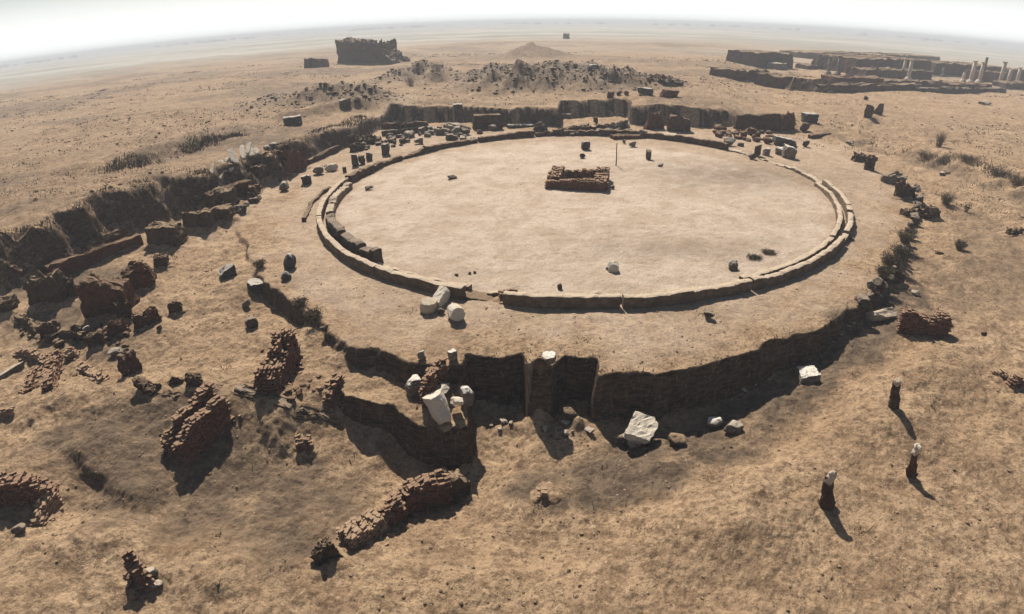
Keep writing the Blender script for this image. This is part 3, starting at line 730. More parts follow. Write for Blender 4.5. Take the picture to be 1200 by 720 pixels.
for q, lb in (((533, 325, 538, 321), 'tiny dark stone at one end of the row of three pebbles'), ((549, 323, 553, 319), 'tiny dark stone in the middle of the row of three pebbles'), ((555, 322, 559, 318), 'tiny dark stone at the far end of the row of three pebbles')):
    S_(lb, 'stone', 'loose_stone', 'darkstone', q, kind='boulder')
def staff():
    g = at(732, 201); V, Fc = [], []
    h, base = rise_to(g, 168); h = min(h, 2.2); n_ = 8; zz = np.linspace(-.1, h, 7)
    for i, z in enumerate(zz):
        for k in range(n_):
            r = .045 - .012 * z / h; t = 2 * math.pi * k / n_; V.append((base[0] + r * math.cos(t) + .02 * math.sin(z * 3), base[1] + r * math.sin(t), z))
    for i in range(6):
        for k in range(n_): Fc.append((i * n_ + k, i * n_ + (k + 1) % n_, (i + 1) * n_ + (k + 1) % n_, (i + 1) * n_ + k))
    Fc.append(tuple(6 * n_ + k for k in range(n_)))
    tag(mesh_obj('wooden_pole', V, Fc, 'redmud'), 'thin upright brown pole between the brick base and the far kerb', 'pole')
staff()

# by the near kerb
def drum(label, q, r, ln, rz, tilt, m='kerb'):
    """A length of a faceted column lying or standing."""
    g = at((q[0] + q[2]) / 2, q[1]); h, base = rise_to(g, q[3]); z = ground(*base); V, Fc = [], []; n_ = 20; s = seed()
    rows = 7
    for i in range(rows):
        for k in range(n_):
            t = 2 * math.pi * k / n_; rr = r * (1 + .03 * math.cos(8 * t)) * (.9 if i in (0, rows - 1) else 1.)
            V.append((rr * math.cos(t), rr * math.sin(t), ln * i / (rows - 1)))
    for i in range(rows - 1):
        for k in range(n_): Fc.append((i * n_ + k, i * n_ + (k + 1) % n_, (i + 1) * n_ + (k + 1) % n_, (i + 1) * n_ + k))
    Fc.append(tuple(range(n_))[::-1]); Fc.append(tuple((rows - 1) * n_ + k for k in range(n_)))
    V = np.array(V); V = V + vec_noise(V + s, 3., .03, s) + vec_noise(V + s, 11., .012, s + 2, 1)
    V = turn(V, rz, *tilt); V[:, 2] -= V[:, 2].min() + .03; V[:, :2] -= V[:, :2].mean(0)
    V = V + [base[0], base[1], z]; return tag(mesh_obj('column_drum', V, Fc, m), label, 'column drum')
drum('fat pale stone drum standing at the broken end of the kerb', (493, 370, 515, 352), .34, .48, .2, (.12, .1), 'lime')
drum('broken column drum lying with its dark end facing out by the kerb', (527, 383, 548, 358), .30, .8, .35, (1.35, 0.), 'marble')
S_('white slab leaning on the kerb between the two stone drums', 'slab', 'stone_slab', 'marble', (515, 364, 527, 345), ratio=2.2, rz=-.6, tilt=(.35, 0))
S_('small dark stone under the white slab beside the kerb', 'stone', 'loose_stone', 'darkstone', (513, 372, 523, 362), kind='boulder')
K_('heap of dark bricks at the gap in the kerb', 'brickwork', 'ruined_brick_wall', 'brick', [(586, 352), (611, 350)], .42, [.42, .3], loss=.5)
S_('dark lone stone block outside the near kerb', 'stone', 'stone_block', 'darkstone', (827, 378, 843, 366), ratio=.7)
S_('tiny dark stone on the open terrace outside the far curve of kerb', 'stone', 'loose_stone', 'darkstone', (994, 284, 1003, 279), kind='boulder')

# ------------------------------------------------------------------ standing blocks and rubble rows beyond the kerb
for q, lb, m in (((448, 185, 458, 169), 'tall grey squared block standing nearest the middle of the far kerb curve', 'granite'),
                 ((430, 191, 437, 178), 'grey squared block standing between two taller ones at the kerb', 'granite'),
                 ((413, 198, 420, 181), 'tall narrow grey block at the end of the standing row by the kerb', 'granite'),
                 ((421, 195, 428, 183), 'short brown block pressed against a tall narrow grey block', 'darkstone'),
                 ((402, 204, 406, 196), 'small dark upright stone apart from the standing blocks', 'darkstone')):
    S_(lb, 'stone block', 'standing_block', m, q, group='standing blocks by the far kerb')
S_('rounded pale stone in front of the rubble row', 'boulder', 'boulder', 'stone', (486, 171, 497, 162), kind='boulder')
M_('long dark stone wall with pale top running through the rubble field', 'wall', 'rubble_wall', 'darkstone', (448, 161, 503, 156, 155, 149), .5, rough=.1)
M_('low dark wall along the back edge of the rubble field', 'wall', 'rubble_wall', 'darkmud', (446, 150, 503, 147, 146, 143), .7, rough=.12)
M_('broken dark wall curving up at the corner of the rubble field', 'wall', 'rubble_wall', 'darkmud', (430, 156, 447, 150, 151, 145), .6, rough=.12)
M_('big grey slab lying on the rubble under the cut bank', 'slab', 'stone_slab', 'stone', (511, 160, 527, 160, 152, 153), .8, rough=.08)
M_('dark heap of tumbled mud brick at the rubble field corner', 'mud brick heap', 'mud_brick_lump', 'darkmud', (408, 171, 440, 170, 162, 164), 1.2, rough=.25, top_var=.35)
M_('lower dark heap of mud brick beside the standing blocks', 'mud brick heap', 'mud_brick_lump', 'darkmud', (410, 179, 424, 178, 172, 172), .8, rough=.2, top_var=.25)
rs = random.Random(5); placed = []
def row(n, poly, size, m, lb, grp, nm='rubble_stone', cat='stone'):
    c = 0
    protos = []
    while c < n:
        i = rs.randrange(len(poly) - 1); t = rs.random(); x = poly[i][0] * (1 - t) + poly[i + 1][0] * t; y = poly[i][1] * (1 - t) + poly[i + 1][1] * t + rs.uniform(-1, 1) * poly[i][2]
        g = at(x, y); s_ = size * rs.choice((.6, .8, 1., 1.3))
        if any(math.hypot(g[0] - p[0], g[1] - p[1]) < .45 * (s_ + p[2]) for p in placed): c += .2; continue
        placed.append((g[0], g[1], s_)); c += 1
        if len(protos) < 6:
            k = rs.random(); V, Fc = (block_mesh(1., .75, .62, seed(), .05, .2) if k < .55 else boulder_mesh(1., .8, .6, seed()))
            o = mesh_obj(nm, V, Fc, m, origin=(0, 0, 0), smooth=k >= .55); protos.append(o)
        else:
            o = protos[rs.randrange(len(protos))].copy(); COL.objects.link(o)
        o.location = (g[0], g[1], ground(g[0], g[1]) - .06 * s_); o.scale = (s_ * rs.uniform(.8, 1.2), s_ * rs.uniform(.8, 1.2), s_ * rs.uniform(.7, 1.3)); o.rotation_euler = (rs.uniform(-.2, .2), rs.uniform(-.2, .2), rs.uniform(0, 6.28))
        tag(o, lb, cat, grp)
row(40, [(412, 173, 5), (440, 170, 6), (480, 166, 4)], .75, 'darkstone', 'dark tumbled stone in the rubble field behind the standing blocks', 'dark stones of the rubble field')
row(36, [(455, 165, 4), (500, 158, 5), (548, 152, 6)], .85, 'stone', 'pale tumbled stone in the rubble field below the cut bank', 'pale stones of the rubble field')
row(16, [(525, 160, 5), (550, 155, 6)], .8, 'darkstone', 'dark stone in the rubble next to the big brick block', 'stones beside the brick block')
row(9, [(535, 169, 2), (557, 166, 2)], .6, 'stone', 'small pale stone strewn along the far kerb', 'pale stones along the far kerb')
row(30, [(666, 158, 3), (700, 156, 4), (736, 152, 4)], .85, 'darkstone', 'dark stone of the rubble strip behind the grey boulder', 'stones of the rubble strip')
row(48, [(838, 157, 5), (870, 160, 6), (905, 163, 4)], .8, 'redmud', 'reddish tumbled brick lump below the long dark brick wall', 'brick lumps below the long wall', 'brick_lump', 'brick lump')

# ------------------------------------------------------------------ walls along the far side of the round floor
M_('big square brick block with pale flat top standing before the cut bank', 'brick block', 'brick_block', 'darkmud', (557, 156, 593, 154, 136, 135), 1.2, rough=.06, top_var=.05)
S_('small orange brick lump on top of the big brick block', 'brick', 'brick_lump', 'palebrick', (560, 132, 565, 128), hmax=.5).location.z += 1.7
S_('pale stone at the foot of the big brick block', 'stone', 'loose_stone', 'stone', (573, 155, 584, 147), kind='boulder')
S_('small dark stone at the corner of the big brick block', 'stone', 'loose_stone', 'redmud', (559, 158, 567, 152), kind='boulder')
S_('flat blue grey slab lying under the cut bank', 'slab', 'stone_slab', 'granite', (533, 136, 543, 131), ratio=1.2)
M_('low line of blue grey slabs at the foot of the cut bank', 'slab', 'stone_slab', 'granite', (596, 152, 627, 150, 147, 147), .9, rough=.07)
M_('heaped pillar of grey stones beside the dark cube', 'stone heap', 'stone_lump', 'darkstone', (629, 161, 645, 161, 148, 146), .9, rough=.2, top_var=.3)
S_('dark squared block between the stone heap and the rubble strip', 'stone block', 'stone_block', 'darkmud', (650, 161, 663, 152), ratio=.8)
M_('long low dark rubble wall behind the grey boulder', 'wall', 'rubble_wall', 'darkmud', (664, 160, 722, 156, 152, 149), .8, rough=.16, top_var=.25)
M_('grey green end of the rubble wall rising to the bank', 'wall', 'rubble_wall', 'darkstone', (718, 158, 738, 152, 150, 144), .8, rough=.16, top_var=.25)
M_('low pinkish brick ledge along the far kerb', 'wall', 'mud_brick_wall', 'redmud', (720, 165, 754, 164, 160, 159), 1.2, rough=.06)
S_('pale green grey boulder sitting on the far kerb', 'boulder', 'boulder', 'stone', (739, 174, 748, 166), kind='boulder')
S_('small white stone beside the boulder on the far kerb', 'stone', 'loose_stone', 'weathered', (731, 170, 735, 164), kind='boulder')
S_('flat grey slab resting on the sand inside the cut bank', 'slab', 'stone_slab', 'stone', (657, 139, 672, 133), ratio=1.)
S_('small dark post standing in front of the middle bank', 'stone post', 'stone_post', 'darkmud', (698, 147, 703, 138))
M_('tapering dark red brick pier at the foot of the bank', 'brick pier', 'brick_pier', 'redmud', (763, 155, 789, 155, 134, 133), 1.0, batter=.3, rough=.08)
M_('grey capped brick pier sloping down beside the tapering red pier', 'brick pier', 'brick_pier', 'darkmud', (789, 157, 817, 158, 136, 142), 1.0, batter=.2, rough=.1)
S_('pale flat slab in front of the two brick piers', 'slab', 'stone_slab', 'lime', (777, 165, 796, 158), ratio=.7)
S_('round pale boulder near the two brick piers', 'boulder', 'boulder', 'stone', (752, 164, 763, 152), kind='boulder')
S_('white topped boulder by the far kerb below the long brick wall', 'boulder', 'boulder', 'stone', (853, 174, 866, 162), kind='boulder')
S_('small dark cube next to the white topped boulder', 'stone', 'loose_stone', 'darkstone', (867, 173, 873, 168))
M_('long dark brick wall with reddish top in front of the end of the bank', 'wall', 'brick_wall', 'darkmud', (869, 155, 926, 158, 136, 134), .9, rough=.07, top_var=.08)
M_('broken pier of pale brick at the end of the long brick wall', 'brick pier', 'brick_pier', 'redmud', (925, 158, 944, 157, 137, 133), .8, rough=.15, top_var=.3)
S_('grey granite block on the corner past the broken pier', 'stone block', 'stone_block', 'granite', (946, 148, 960, 136), rz=.3)
S_('dark upright stone under the grey corner block', 'stone', 'stone_block', 'darkstone', (944, 158, 954, 145), kind='boulder')
S_('large smooth grey slab sloping towards the round floor', 'slab', 'stone_slab', 'granite', (912, 174, 935, 163), ratio=.9, rz=.2, tilt=(-.1, .12))
S_('pale topped square block nearest the kerb below the sloping slab', 'stone block', 'stone_block', 'weathered', (926, 189, 938, 173), rz=.1)
S_('smaller pale block close behind the pale topped square block', 'stone block', 'stone_block', 'weathered', (915, 184, 925, 174), rz=-.3)
S_('white block next to a thin dark upright stone at the kerb', 'stone block', 'stone_block', 'weathered', (898, 185, 906, 175))
S_('thin dark upright stone beside a white block at the kerb', 'stone', 'stone_block', 'darkstone', (892, 187, 898, 170))
S_('dark round boulder sitting on the line of the kerb', 'boulder', 'boulder', 'darkstone', (881, 189, 890, 179), kind='boulder')
S_('dark lump of brick among the scrub past the sloping slab', 'brick lump', 'brick_lump', 'darkmud', (945, 174, 952, 165), kind='boulder')
M_('low dark bar standing in for a small hollow beyond the sloping slab', 'wall', 'mud_brick_wall', 'darkmud', (953, 164, 977, 160, 159, 156), .5)  # raised dark bar stands in for a shallow trench hollow
S_('white topped stone post on the open sand beyond the trench', 'stone post', 'stone_post', 'darkstone', (1023, 145, 1031, 128))
S_('olive brown standing stone paired with the white topped post', 'stone post', 'stone_post', 'shrub', (1034, 138, 1041, 123))
S_('small lone stone in the shallow trench', 'stone', 'loose_stone', 'stone', (994, 170, 1002, 165), kind='boulder')

# ------------------------------------------------------------------ broken wall up the right of the terrace
M_('dark clump of brick where the broken side wall begins', 'brick lump', 'brick_lump', 'darkmud', (1007, 191, 1020, 191, 181, 182), .6, rough=.15)
M_('tall dark brick stump beside the first clump of the side wall', 'brick lump', 'brick_lump', 'darkmud', (1023, 203, 1036, 205, 183, 186), .6, rough=.18, top_var=.25)
M_('long low wall of grey rubble with a pale face along the terrace side', 'wall', 'rubble_wall', 'stone', (1038, 216, 1070, 224, 206, 209), .9, rough=.14, top_var=.2)
M_('dark upright end of the grey rubble wall', 'brick lump', 'brick_lump', 'darkmud', (1069, 240, 1082, 240, 214, 222), .7, rough=.15, top_var=.2)
M_('low dark brick lump under the upright wall end', 'brick lump', 'brick_lump', 'darkmud', (1070, 259, 1087, 258, 248, 247), .6, rough=.15)
M_('dark forked brick lump facing the low lump across a sandy gap', 'brick lump', 'brick_lump', 'darkmud', (1092, 265, 1110, 263, 246, 247), .6, rough=.2, top_var=.25)
S_('white stone beside a dark hole in the side slope', 'stone', 'loose_stone', 'weathered', (1104, 208, 1110, 203), kind='boulder')
S_('dark lump touching the white stone in the side slope', 'stone', 'loose_stone', 'darkmud', (1109, 207, 1115, 202), kind='boulder')
M_('dark mass standing in for a shadowed pit below the terrace edge bushes', 'earth lump', 'earth_lump', 'darkmud', (1046, 344, 1070, 338, 320, 322), .7, rough=.14, round_=2)  # dark lump put where a pit lies in shadow
S_('pale chunk on the terrace corner below the dry bushes', 'stone', 'loose_stone', 'stone', (1018, 353, 1028, 341), kind='boulder')
S_('pale jagged chunk leaning on the terrace corner', 'stone', 'loose_stone', 'stone', (1026, 346, 1036, 334), kind='boulder')
S_('dark chunk wedged under the terrace corner', 'stone', 'loose_stone', 'darkstone', (1024, 360, 1038, 346), kind='boulder')
S_('thin pale slab propped on edge between terrace corner and red brick wall', 'slab', 'stone_slab', 'lime', (1031, 383, 1041, 366), ratio=3.2, rz=-.75, tilt=(0, .5))
S_('small pinkish stone between terrace corner and propped slab', 'stone', 'loose_stone', 'lime', (1020, 374, 1027, 367), kind='boulder')
K_('thick broken wall of orange red brick with dark face beside the terrace', 'wall', 'ruined_brick_wall', 'brick', [(1050, 389), (1078, 391), (1108, 391)], .55, [.95, .88, .85], loss=.34)
S_('small pinkish stone on the slope above the red brick wall', 'stone', 'loose_stone', 'lime', (1072, 347, 1081, 340), kind='boulder')
S_('tiny dark stone alone on the sand past the red brick wall', 'stone', 'loose_stone', 'darkmud', (1153, 396, 1159, 389), kind='boulder')
S_('low reddish lump in front of the small bush on the side slope', 'brick lump', 'brick_lump', 'redmud', (1098, 301, 1107, 296), kind='boulder')
M_('dark eroded stump at the edge of the side slope', 'brick lump', 'brick_lump', 'darkmud', (1190, 284, 1206, 284, 271, 271), .7, rough=.15)

row(16, [(1072, 222, 2), (1075, 240, 2), (1070, 262, 3)], .55, 'darkstone', 'dark stone of the crumbling edge along the side of the terrace', 'stones of the terrace edge')
row(34, [(1068, 266, 3), (1056, 300, 4), (1034, 336, 4), (1006, 360, 3)], .42, 'darkstone', 'dark stone fallen from the terrace edge below the dry bushes', 'fallen stones below the bushes')
row(14, [(1060, 290, 6), (1030, 345, 6)], .36, 'weathered', 'pale stone among the dark ones along the terrace edge', 'pale stones of the terrace edge')
row(26, [(560, 500, 5), (620, 498, 6), (700, 505, 5), (800, 490, 5), (930, 432, 4), (1000, 385, 4)], .2, 'stone', 'small stone fallen at the foot of the terrace wall', 'stones at the foot of the terrace wall')
# ------------------------------------------------------------------ dune in front: three stumps, marble, rocks
def stump(label, q, hh, w, capm, lean, shaft='darkmud'):
    g = at(*q); s = seed(); p = root('pillar_stump', (g[0], g[1], ground(g[0], g[1])), label, 'pillar stump', 'pillar stumps on the dune')
    ring_ = lambda k, e=1.: np.array([[math.cos(t) * w * k, math.sin(t) * w * k * e] for t in np.linspace(0, 6.28, 17)[:-1]]) + g[:2]
    V, Fc = mass_mesh(ring_(.5, .9), g[2], g[2] + hh * .72, s, rough=.035, batter=.10, res=.045, top_var=.1, freq=4.); V[:, 0] += lean * (V[:, 2] - g[2])
    mesh_obj('shaft', V, Fc, shaft, p)
    V, Fc = block_mesh(w * .5, w * .46, hh * .24, s + 1, .03, .3); V = turn(V, .7, .1, lean)
    mesh_obj('cap_stone', V + [g[0] + lean * hh * .7, g[1], g[2] + hh * .62], Fc, capm, p, smooth=True)
    V, Fc = mass_mesh(ring_(1.0, .85), g[2] - .15, g[2] + .14, s + 2, rough=.05, batter=1.5, res=.07, top_var=.05, freq=3.)
    mesh_obj('earth_foot', V, Fc, 'earth', p)
stump('dark pillar stump with cream coloured top on the dune, closest to the camera', (968, 591), 1.5, .46, 'lime', -.2)
stump('slim pillar stump with white tip and reddish shaft on the dune', (1068, 556), 1.42, .36, 'marble', -.26, 'redmud')
stump('dark pillar stump with tiny pale tip at the dune edge below the terrace', (1047, 476), 1.35, .42, 'lime', -.24)
K_('low red brick pier crumbling on the dune beyond the stumps', 'brick pier', 'ruined_brick_wall', 'palebrick', [(1163, 441), (1173, 447)], .3, [.42, .3], loss=.5)
K_('second low broken brick corner at the edge of the dune', 'brick pier', 'ruined_brick_wall', 'brick', [(1180, 458), (1205, 452)], .34, [.4, .55], loss=.5)
M_('large white marble block lying in the shaded trench below the terrace', 'marble block', 'marble_block', 'weathered', (943, 455, 966, 451, 443, 441), .78, rough=.03, top_var=.03, batter=.06)
def slab():
    g = at(750, 520); z = ground(*g[:2]); p = g[:2] + np.array([.0, .15])
    V, Fc = block_mesh(.92, 1.0, .26, seed(), .035, .3, 5); V = turn(V, -.5, .2, .2); V = V + [p[0], p[1], z + .38]
    tag(mesh_obj('marble_slab', V, Fc, 'marble'), 'big white marble slab tilted on dark rocks below the terrace wall', 'marble slab')
slab()
S_('dark rock under the raised edge of the tilted marble slab', 'rock', 'rock', 'darkstone', (727, 533, 745, 512), kind='boulder')
S_('grey rock propping the middle of the tilted marble slab', 'rock', 'rock', 'stone', (738, 536, 758, 517), kind='boulder')
S_('dark rock at the low corner of the tilted marble slab', 'rock', 'rock', 'darkstone', (755, 531, 770, 512), kind='boulder')
S_('jagged brown rock on the slope past the tilted slab', 'rock', 'rock', 'earth', (786, 532, 808, 515), kind='boulder', ratio=.9)
S_('round white topped boulder in the trench', 'boulder', 'boulder', 'weathered', (833, 507, 852, 490), kind='boulder', ratio=.95)
S_('brown boulder with sandy top beside the round white boulder', 'boulder', 'boulder', 'stone', (855, 513, 876, 496), kind='boulder', ratio=.95)
K_('little stub of brick alone on the slope in front of the terrace', 'brick stub', 'ruined_brick_wall', 'palebrick', [(631, 583), (650, 582)], .36, [.32, .26], loss=.6)
S_('pale stone post set in the lip of the terrace wall', 'stone block', 'stone_block', 'weathered', (638, 446, 654, 433), ratio=1., hmax=.55)
S_('rounded earth lump at the foot of the terrace wall', 'earth lump', 'earth_lump', 'earth', (662, 500, 682, 480), kind='boulder')

# ------------------------------------------------------------------ marble and brick on the terrace notch
S_('white topped marble block beside the red pier in the notch', 'marble block', 'marble_block', 'weathered', (478, 474, 497, 446), ratio=1.05, rz=.25)
K_('dark red brick pier rising between the marble blocks in the notch', 'brick pier', 'ruined_brick_wall', 'brick', [(500, 476), (513, 455), (522, 436)], .42, [1.0, 1.05, .95], loss=.3)
def leaning(label, nm, cat, m, px, py, size, rz, rx, ry, up=0., chip=.3):
    g = at(px, py); V, Fc = block_mesh(*size, seed(), .04 * min(size), chip, 6); V = turn(V, rz, rx, ry); V[:, 2] -= V[:, 2].min() + .04
    tag(mesh_obj(nm, V + [g[0], g[1], ground(*g[:2]) + up], Fc, m), label, cat)
leaning('great pale marble block standing on its corner at the notch edge', 'marble_block', 'marble block', 'marble', 524, 489, (.74, .62, 1.05), .7, -.42, -.12)
leaning('long white marble slab sliding off the back of the great block', 'marble_slab', 'marble slab', 'marble', 536, 484, (.3, .95, .2), .35, -.55, .2, .3)
leaning('flat white slab tilted up behind the great block', 'marble_slab', 'marble slab', 'marble', 516, 466, (.62, .5, .18), -.5, .25, -.35, .3)
S_('white marble chunk on the far side of the great block', 'marble block', 'marble_block', 'weathered', (543, 492, 556, 459), ratio=1., rz=.5, tilt=(0, .1))
S_('small white marble piece topping the brick pier', 'marble block', 'marble_block', 'weathered', (530, 452, 539, 432), ratio=.8, hmax=.7, rz=.4)
S_('pale dressed stone between brick pier and great marble block', 'marble block', 'marble_block', 'weathered', (513, 470, 528, 450), ratio=1.1, rz=-.3)
S_('small white stone between white topped block and red pier', 'stone', 'loose_stone', 'weathered', (493, 447, 503, 431), kind='boulder')

# ------------------------------------------------------------------ broken wall in the front of the picture
K_('dark faced brick wall with one orange corner running along the front slope', 'wall', 'ruined_brick_wall', 'brick', [(473, 601), (500, 592), (527, 588)], .52, [.9, 1.02, 1.05], loss=.24)
K_('square brick pier at the bend of the front wall', 'brick pier', 'ruined_brick_wall', 'brick', [(450, 614), (471, 606)], .55, [1.02, 1.0], loss=.35)
K_('low flat pale stretch of the front wall', 'wall', 'ruined_brick_wall', 'palebrick', [(406, 639), (428, 626), (447, 614)], .66, [.55, .52, .6], loss=.2)
M_('grey earthen end of the front wall rounded by rain', 'earth lump', 'earth_lump', 'earth', (529, 604, 556, 588, 567, 561), .7, rough=.12, round_=3)
M_('crumbling earthen tail of the front wall', 'earth lump', 'earth_lump', 'earth', (364, 684, 404, 672, 660, 640), .6, rough=.16, top_var=.25, batter=.5, round_=2)
S_('white stone at the corner of the low pale wall stretch', 'stone', 'loose_stone', 'weathered', (400, 636, 408, 624), kind='boulder')

# ------------------------------------------------------------------ walls of the near left
dw = root('double_brick_wall', (*at(232, 510)[:2], ground(*at(232, 510)[:2])), 'thick double wall of dark red brick leaning over its own shadow', 'wall')
P0, P1 = at(207, 537)[:2], at(262, 484)[:2]; dd = (P1 - P0) / np.linalg.norm(P1 - P0); nn = np.array([-dd[1], dd[0]])
for off, h0, h1, th in ((-.33, .88, 1.08, .46), (.33, .92, 1.12, .44)):
    V, Fc, T = brick_mesh([P0 + nn * off + dd * (.0 if off < 0 else .55), (P0 + P1) / 2 + nn * off, P1 + nn * off], th, [h0, (h0 + h1) / 2, h1], seed(), loss=.14)
    mesh_obj('brick_wall', V, Fc, 'brick', dw, tint=T)
V, Fc, T = brick_mesh([P0 + nn * .33 - dd * .05, P0 + nn * .33 + dd * .5], .5, [.85, .8], seed(), loss=.2); mesh_obj('brick_pier', V, Fc, 'brick', dw, tint=T)
V, Fc, T = brick_mesh([P0 + dd * .5, P1 - dd * .2], .24, [.5, .6], seed(), loss=.1); mesh_obj('brick_core', V, Fc, 'brick', dw, tint=T * .4)
S_('white stone stuck in the end of the double brick wall', 'stone', 'loose_stone', 'weathered', (200, 541, 207, 527), kind='boulder')
M_('dark jagged mud brick stump apart from the double wall', 'mud brick stump', 'mud_brick_stump', 'darkmud', (153, 479, 180, 481, 447, 458), .5, rough=.08, top_var=.2)
M_('dark spiky mud brick stump touching the back of the double wall', 'mud brick stump', 'mud_brick_stump', 'darkmud', (213, 470, 233, 470, 448, 446), .45, rough=.1, top_var=.3)
M_('small dark mud brick lump behind the spiky stump', 'mud brick stump', 'mud_brick_stump', 'darkmud', (195, 459, 211, 459, 447, 446), .4, rough=.08, top_var=.15)
M_('low link of dark brick between two jagged stumps', 'wall', 'mud_brick_wall', 'darkmud', (183, 470, 207, 474, 462, 466), .3, rough=.07)
K_('big ruined mass of dark red brick in the middle of the low ground', 'wall', 'ruined_brick_wall', 'brick', [(313, 462), (327, 440), (341, 413)], .85, [.62, 1.0, 1.25], loss=.38)
K_('narrow leaning ruin of red brick between big brick mass and terrace', 'wall', 'ruined_brick_wall', 'brick', [(383, 473), (392, 459), (400, 446)], .32, [.32, .5, .62], loss=.45)
M_('long low dark wall crossing the low ground from the double wall', 'wall', 'mud_brick_wall', 'darkstone', (272, 474, 344, 499, 455, 480), .4, rough=.07)
M_('continuation of the long low wall as far as the terrace foot', 'wall', 'mud_brick_wall', 'darkstone', (344, 499, 402, 508, 482, 491), .4, rough=.07)
K_('small dark square brick stump alone on the bare slope', 'brick stump', 'ruined_brick_wall', 'brick', [(350, 527), (366, 527)], .34, [.68, .5], loss=.35)
K_('long brick wall with dark face cut off by the photo edge', 'wall', 'ruined_brick_wall', 'brick', [(-22, 588), (20, 588), (52, 590), (71, 588)], .62, [.9, .85, .7, .62], loss=.2)
K_('loose return of broken bricks at the end of the dark faced wall', 'wall', 'ruined_brick_wall', 'palebrick', [(70, 590), (56, 604), (44, 620)], .4, [.42, .36, .22], loss=.6)
S_('small dark rock by the loose return of bricks', 'rock', 'rock', 'darkstone', (15, 633, 30, 620), kind='boulder')
K_('tall red brick stump with a spike nearest the bottom of the photo', 'brick stump', 'ruined_brick_wall', 'brick', [(161, 672), (169, 682), (178, 692)], .36, [1.0, .66, .5], loss=.3)
S_('pale grey stone fallen beside the spiked red stump', 'stone', 'loose_stone', 'stone', (172, 690, 187, 674), kind='boulder')
S_('second pale stone in front of the spiked red stump', 'stone', 'loose_stone', 'stone', (175, 699, 192, 686), kind='boulder')
K_('scatter of brick stubs at the photo edge above the dark faced wall', 'brick stub', 'ruined_brick_wall', 'palebrick', [(2, 493), (18, 486)], .3, [.24, .3], loss=.4, fallen=False)

# ------------------------------------------------------------------ the ruined rooms further left
M_('hulking dark brick ruin with orange top among the ruined rooms', 'brick ruin', 'brick_ruin', 'redmud', (80, 404, 143, 388, 334, 341), 1.3, rough=.12, top_var=.22)
M_('dark red corner ruin with a tall spike and sandy top', 'brick ruin', 'brick_ruin', 'redmud', (140, 356, 177, 345, 322, 314), .9, rough=.12, top_var=.3)
K_('thin brick spike on the corner ruin', 'brick pier', 'ruined_brick_wall', 'brick', [(167, 338), (176, 336)], .35, [1.35, 1.6], loss=.2)
M_('dark earth ruin with sandy flank nearest the bank', 'brick ruin', 'brick_ruin', 'mud', (18, 386, 62, 384, 334, 326), 1.1, rough=.14, top_var=.25)
M_('low red brick remains at the foot of the corner ruin', 'wall', 'mud_brick_wall', 'redmud', (155, 395, 184, 384, 374, 361), .45, rough=.12, top_var=.2)
S_('tiny dark stone beside the low red remains', 'stone', 'loose_stone', 'darkmud', (183, 391, 189, 383), kind='boulder')
M_('black mud brick lump crowned with grey stones', 'mud brick stump', 'mud_brick_stump', 'darkmud', (97, 423, 119, 416, 398, 393), .45, rough=.1)
S_('grey stone on the black mud brick lump', 'stone', 'loose_stone', 'stone', (101, 402, 109, 395), kind='boulder', hmax=.25).location.z += .45
M_('dark stump under the sandy ridge of the ruined rooms', 'mud brick stump', 'mud_brick_stump', 'darkmud', (38, 410, 60, 406, 386, 382), .6, rough=.1)
M_('dark block at the photo edge by the ruined rooms', 'mud brick stump', 'mud_brick_stump', 'darkmud', (-8, 381, 14, 374, 356, 352), .8, rough=.1)
M_('low sandy ridge of old wall bending through the ruined rooms', 'wall', 'mud_brick_wall', 'earth', (12, 378, 40, 394, 371, 384), .5, rough=.1, batter=.6)
K_('curved courses of pale brick below the hulking ruin', 'wall', 'ruined_brick_wall', 'palebrick', [(79, 423), (87, 418), (93, 416)], .4, [.38, .5, .35], loss=.3)
K_('diagonal row of low grey bricks in the sand below the ruined rooms', 'wall', 'ruined_brick_wall', 'palebrick', [(93, 431), (106, 439), (120, 447)], .26, [.22, .2, .2], loss=.6)
M_('dark leaning slab of mud brick between the grey row and jagged stump', 'mud brick stump', 'mud_brick_stump', 'darkmud', (142, 448, 160, 441, 424, 410), .4, rough=.08, top_var=.15)
S_('grey stone next to the leaning mud brick slab', 'stone', 'loose_stone', 'stone', (127, 424, 142, 412), kind='boulder')
K_('strip of dark stones with a pale joint below the ruined rooms', 'wall', 'ruined_brick_wall', 'brick', [(33, 458), (38, 445), (43, 432)], .28, [.3, .32, .3], loss=.4)
K_('second strip of wall with red bricks on its sunny side', 'wall', 'ruined_brick_wall', 'brick', [(57, 457), (63, 440), (70, 418)], .42, [.3, .4, .45], loss=.4)
M_('dark broken wall linking the sandy flanked ruin and the hulking ruin', 'wall', 'mud_brick_wall', 'darkmud', (56, 372, 86, 362, 338, 334), .5, rough=.12, top_var=.25)
M_('dark broken wall linking the hulking ruin and the corner ruin', 'wall', 'mud_brick_wall', 'darkmud', (128, 362, 150, 352, 330, 328), .5, rough=.12, top_var=.25)
M_('low dark wall running from the sandy ridge towards the black lump', 'wall', 'mud_brick_wall', 'darkmud', (58, 402, 98, 408, 390, 394), .4, rough=.12, top_var=.2)
M_('dark wall end under the bank at the photo edge', 'wall', 'mud_brick_wall', 'redmud', (-10, 345, 24, 340, 318, 316), .7, rough=.12, top_var=.2)
M_('dark brick shoulder in front of the hulking ruin', 'brick ruin', 'brick_ruin', 'redmud', (122, 412, 146, 402, 384, 378), .5, rough=.14, top_var=.25)
M_('short dark cross wall between hulking ruin and low red remains', 'wall', 'mud_brick_wall', 'darkmud', (138, 388, 156, 378, 362, 356), .5, rough=.12, top_var=.2)
M_('dark earth block between the corner ruin and the pale topped block', 'mud brick block', 'mud_brick_block', 'darkmud', (176, 322, 196, 318, 303, 300), .6, rough=.12)
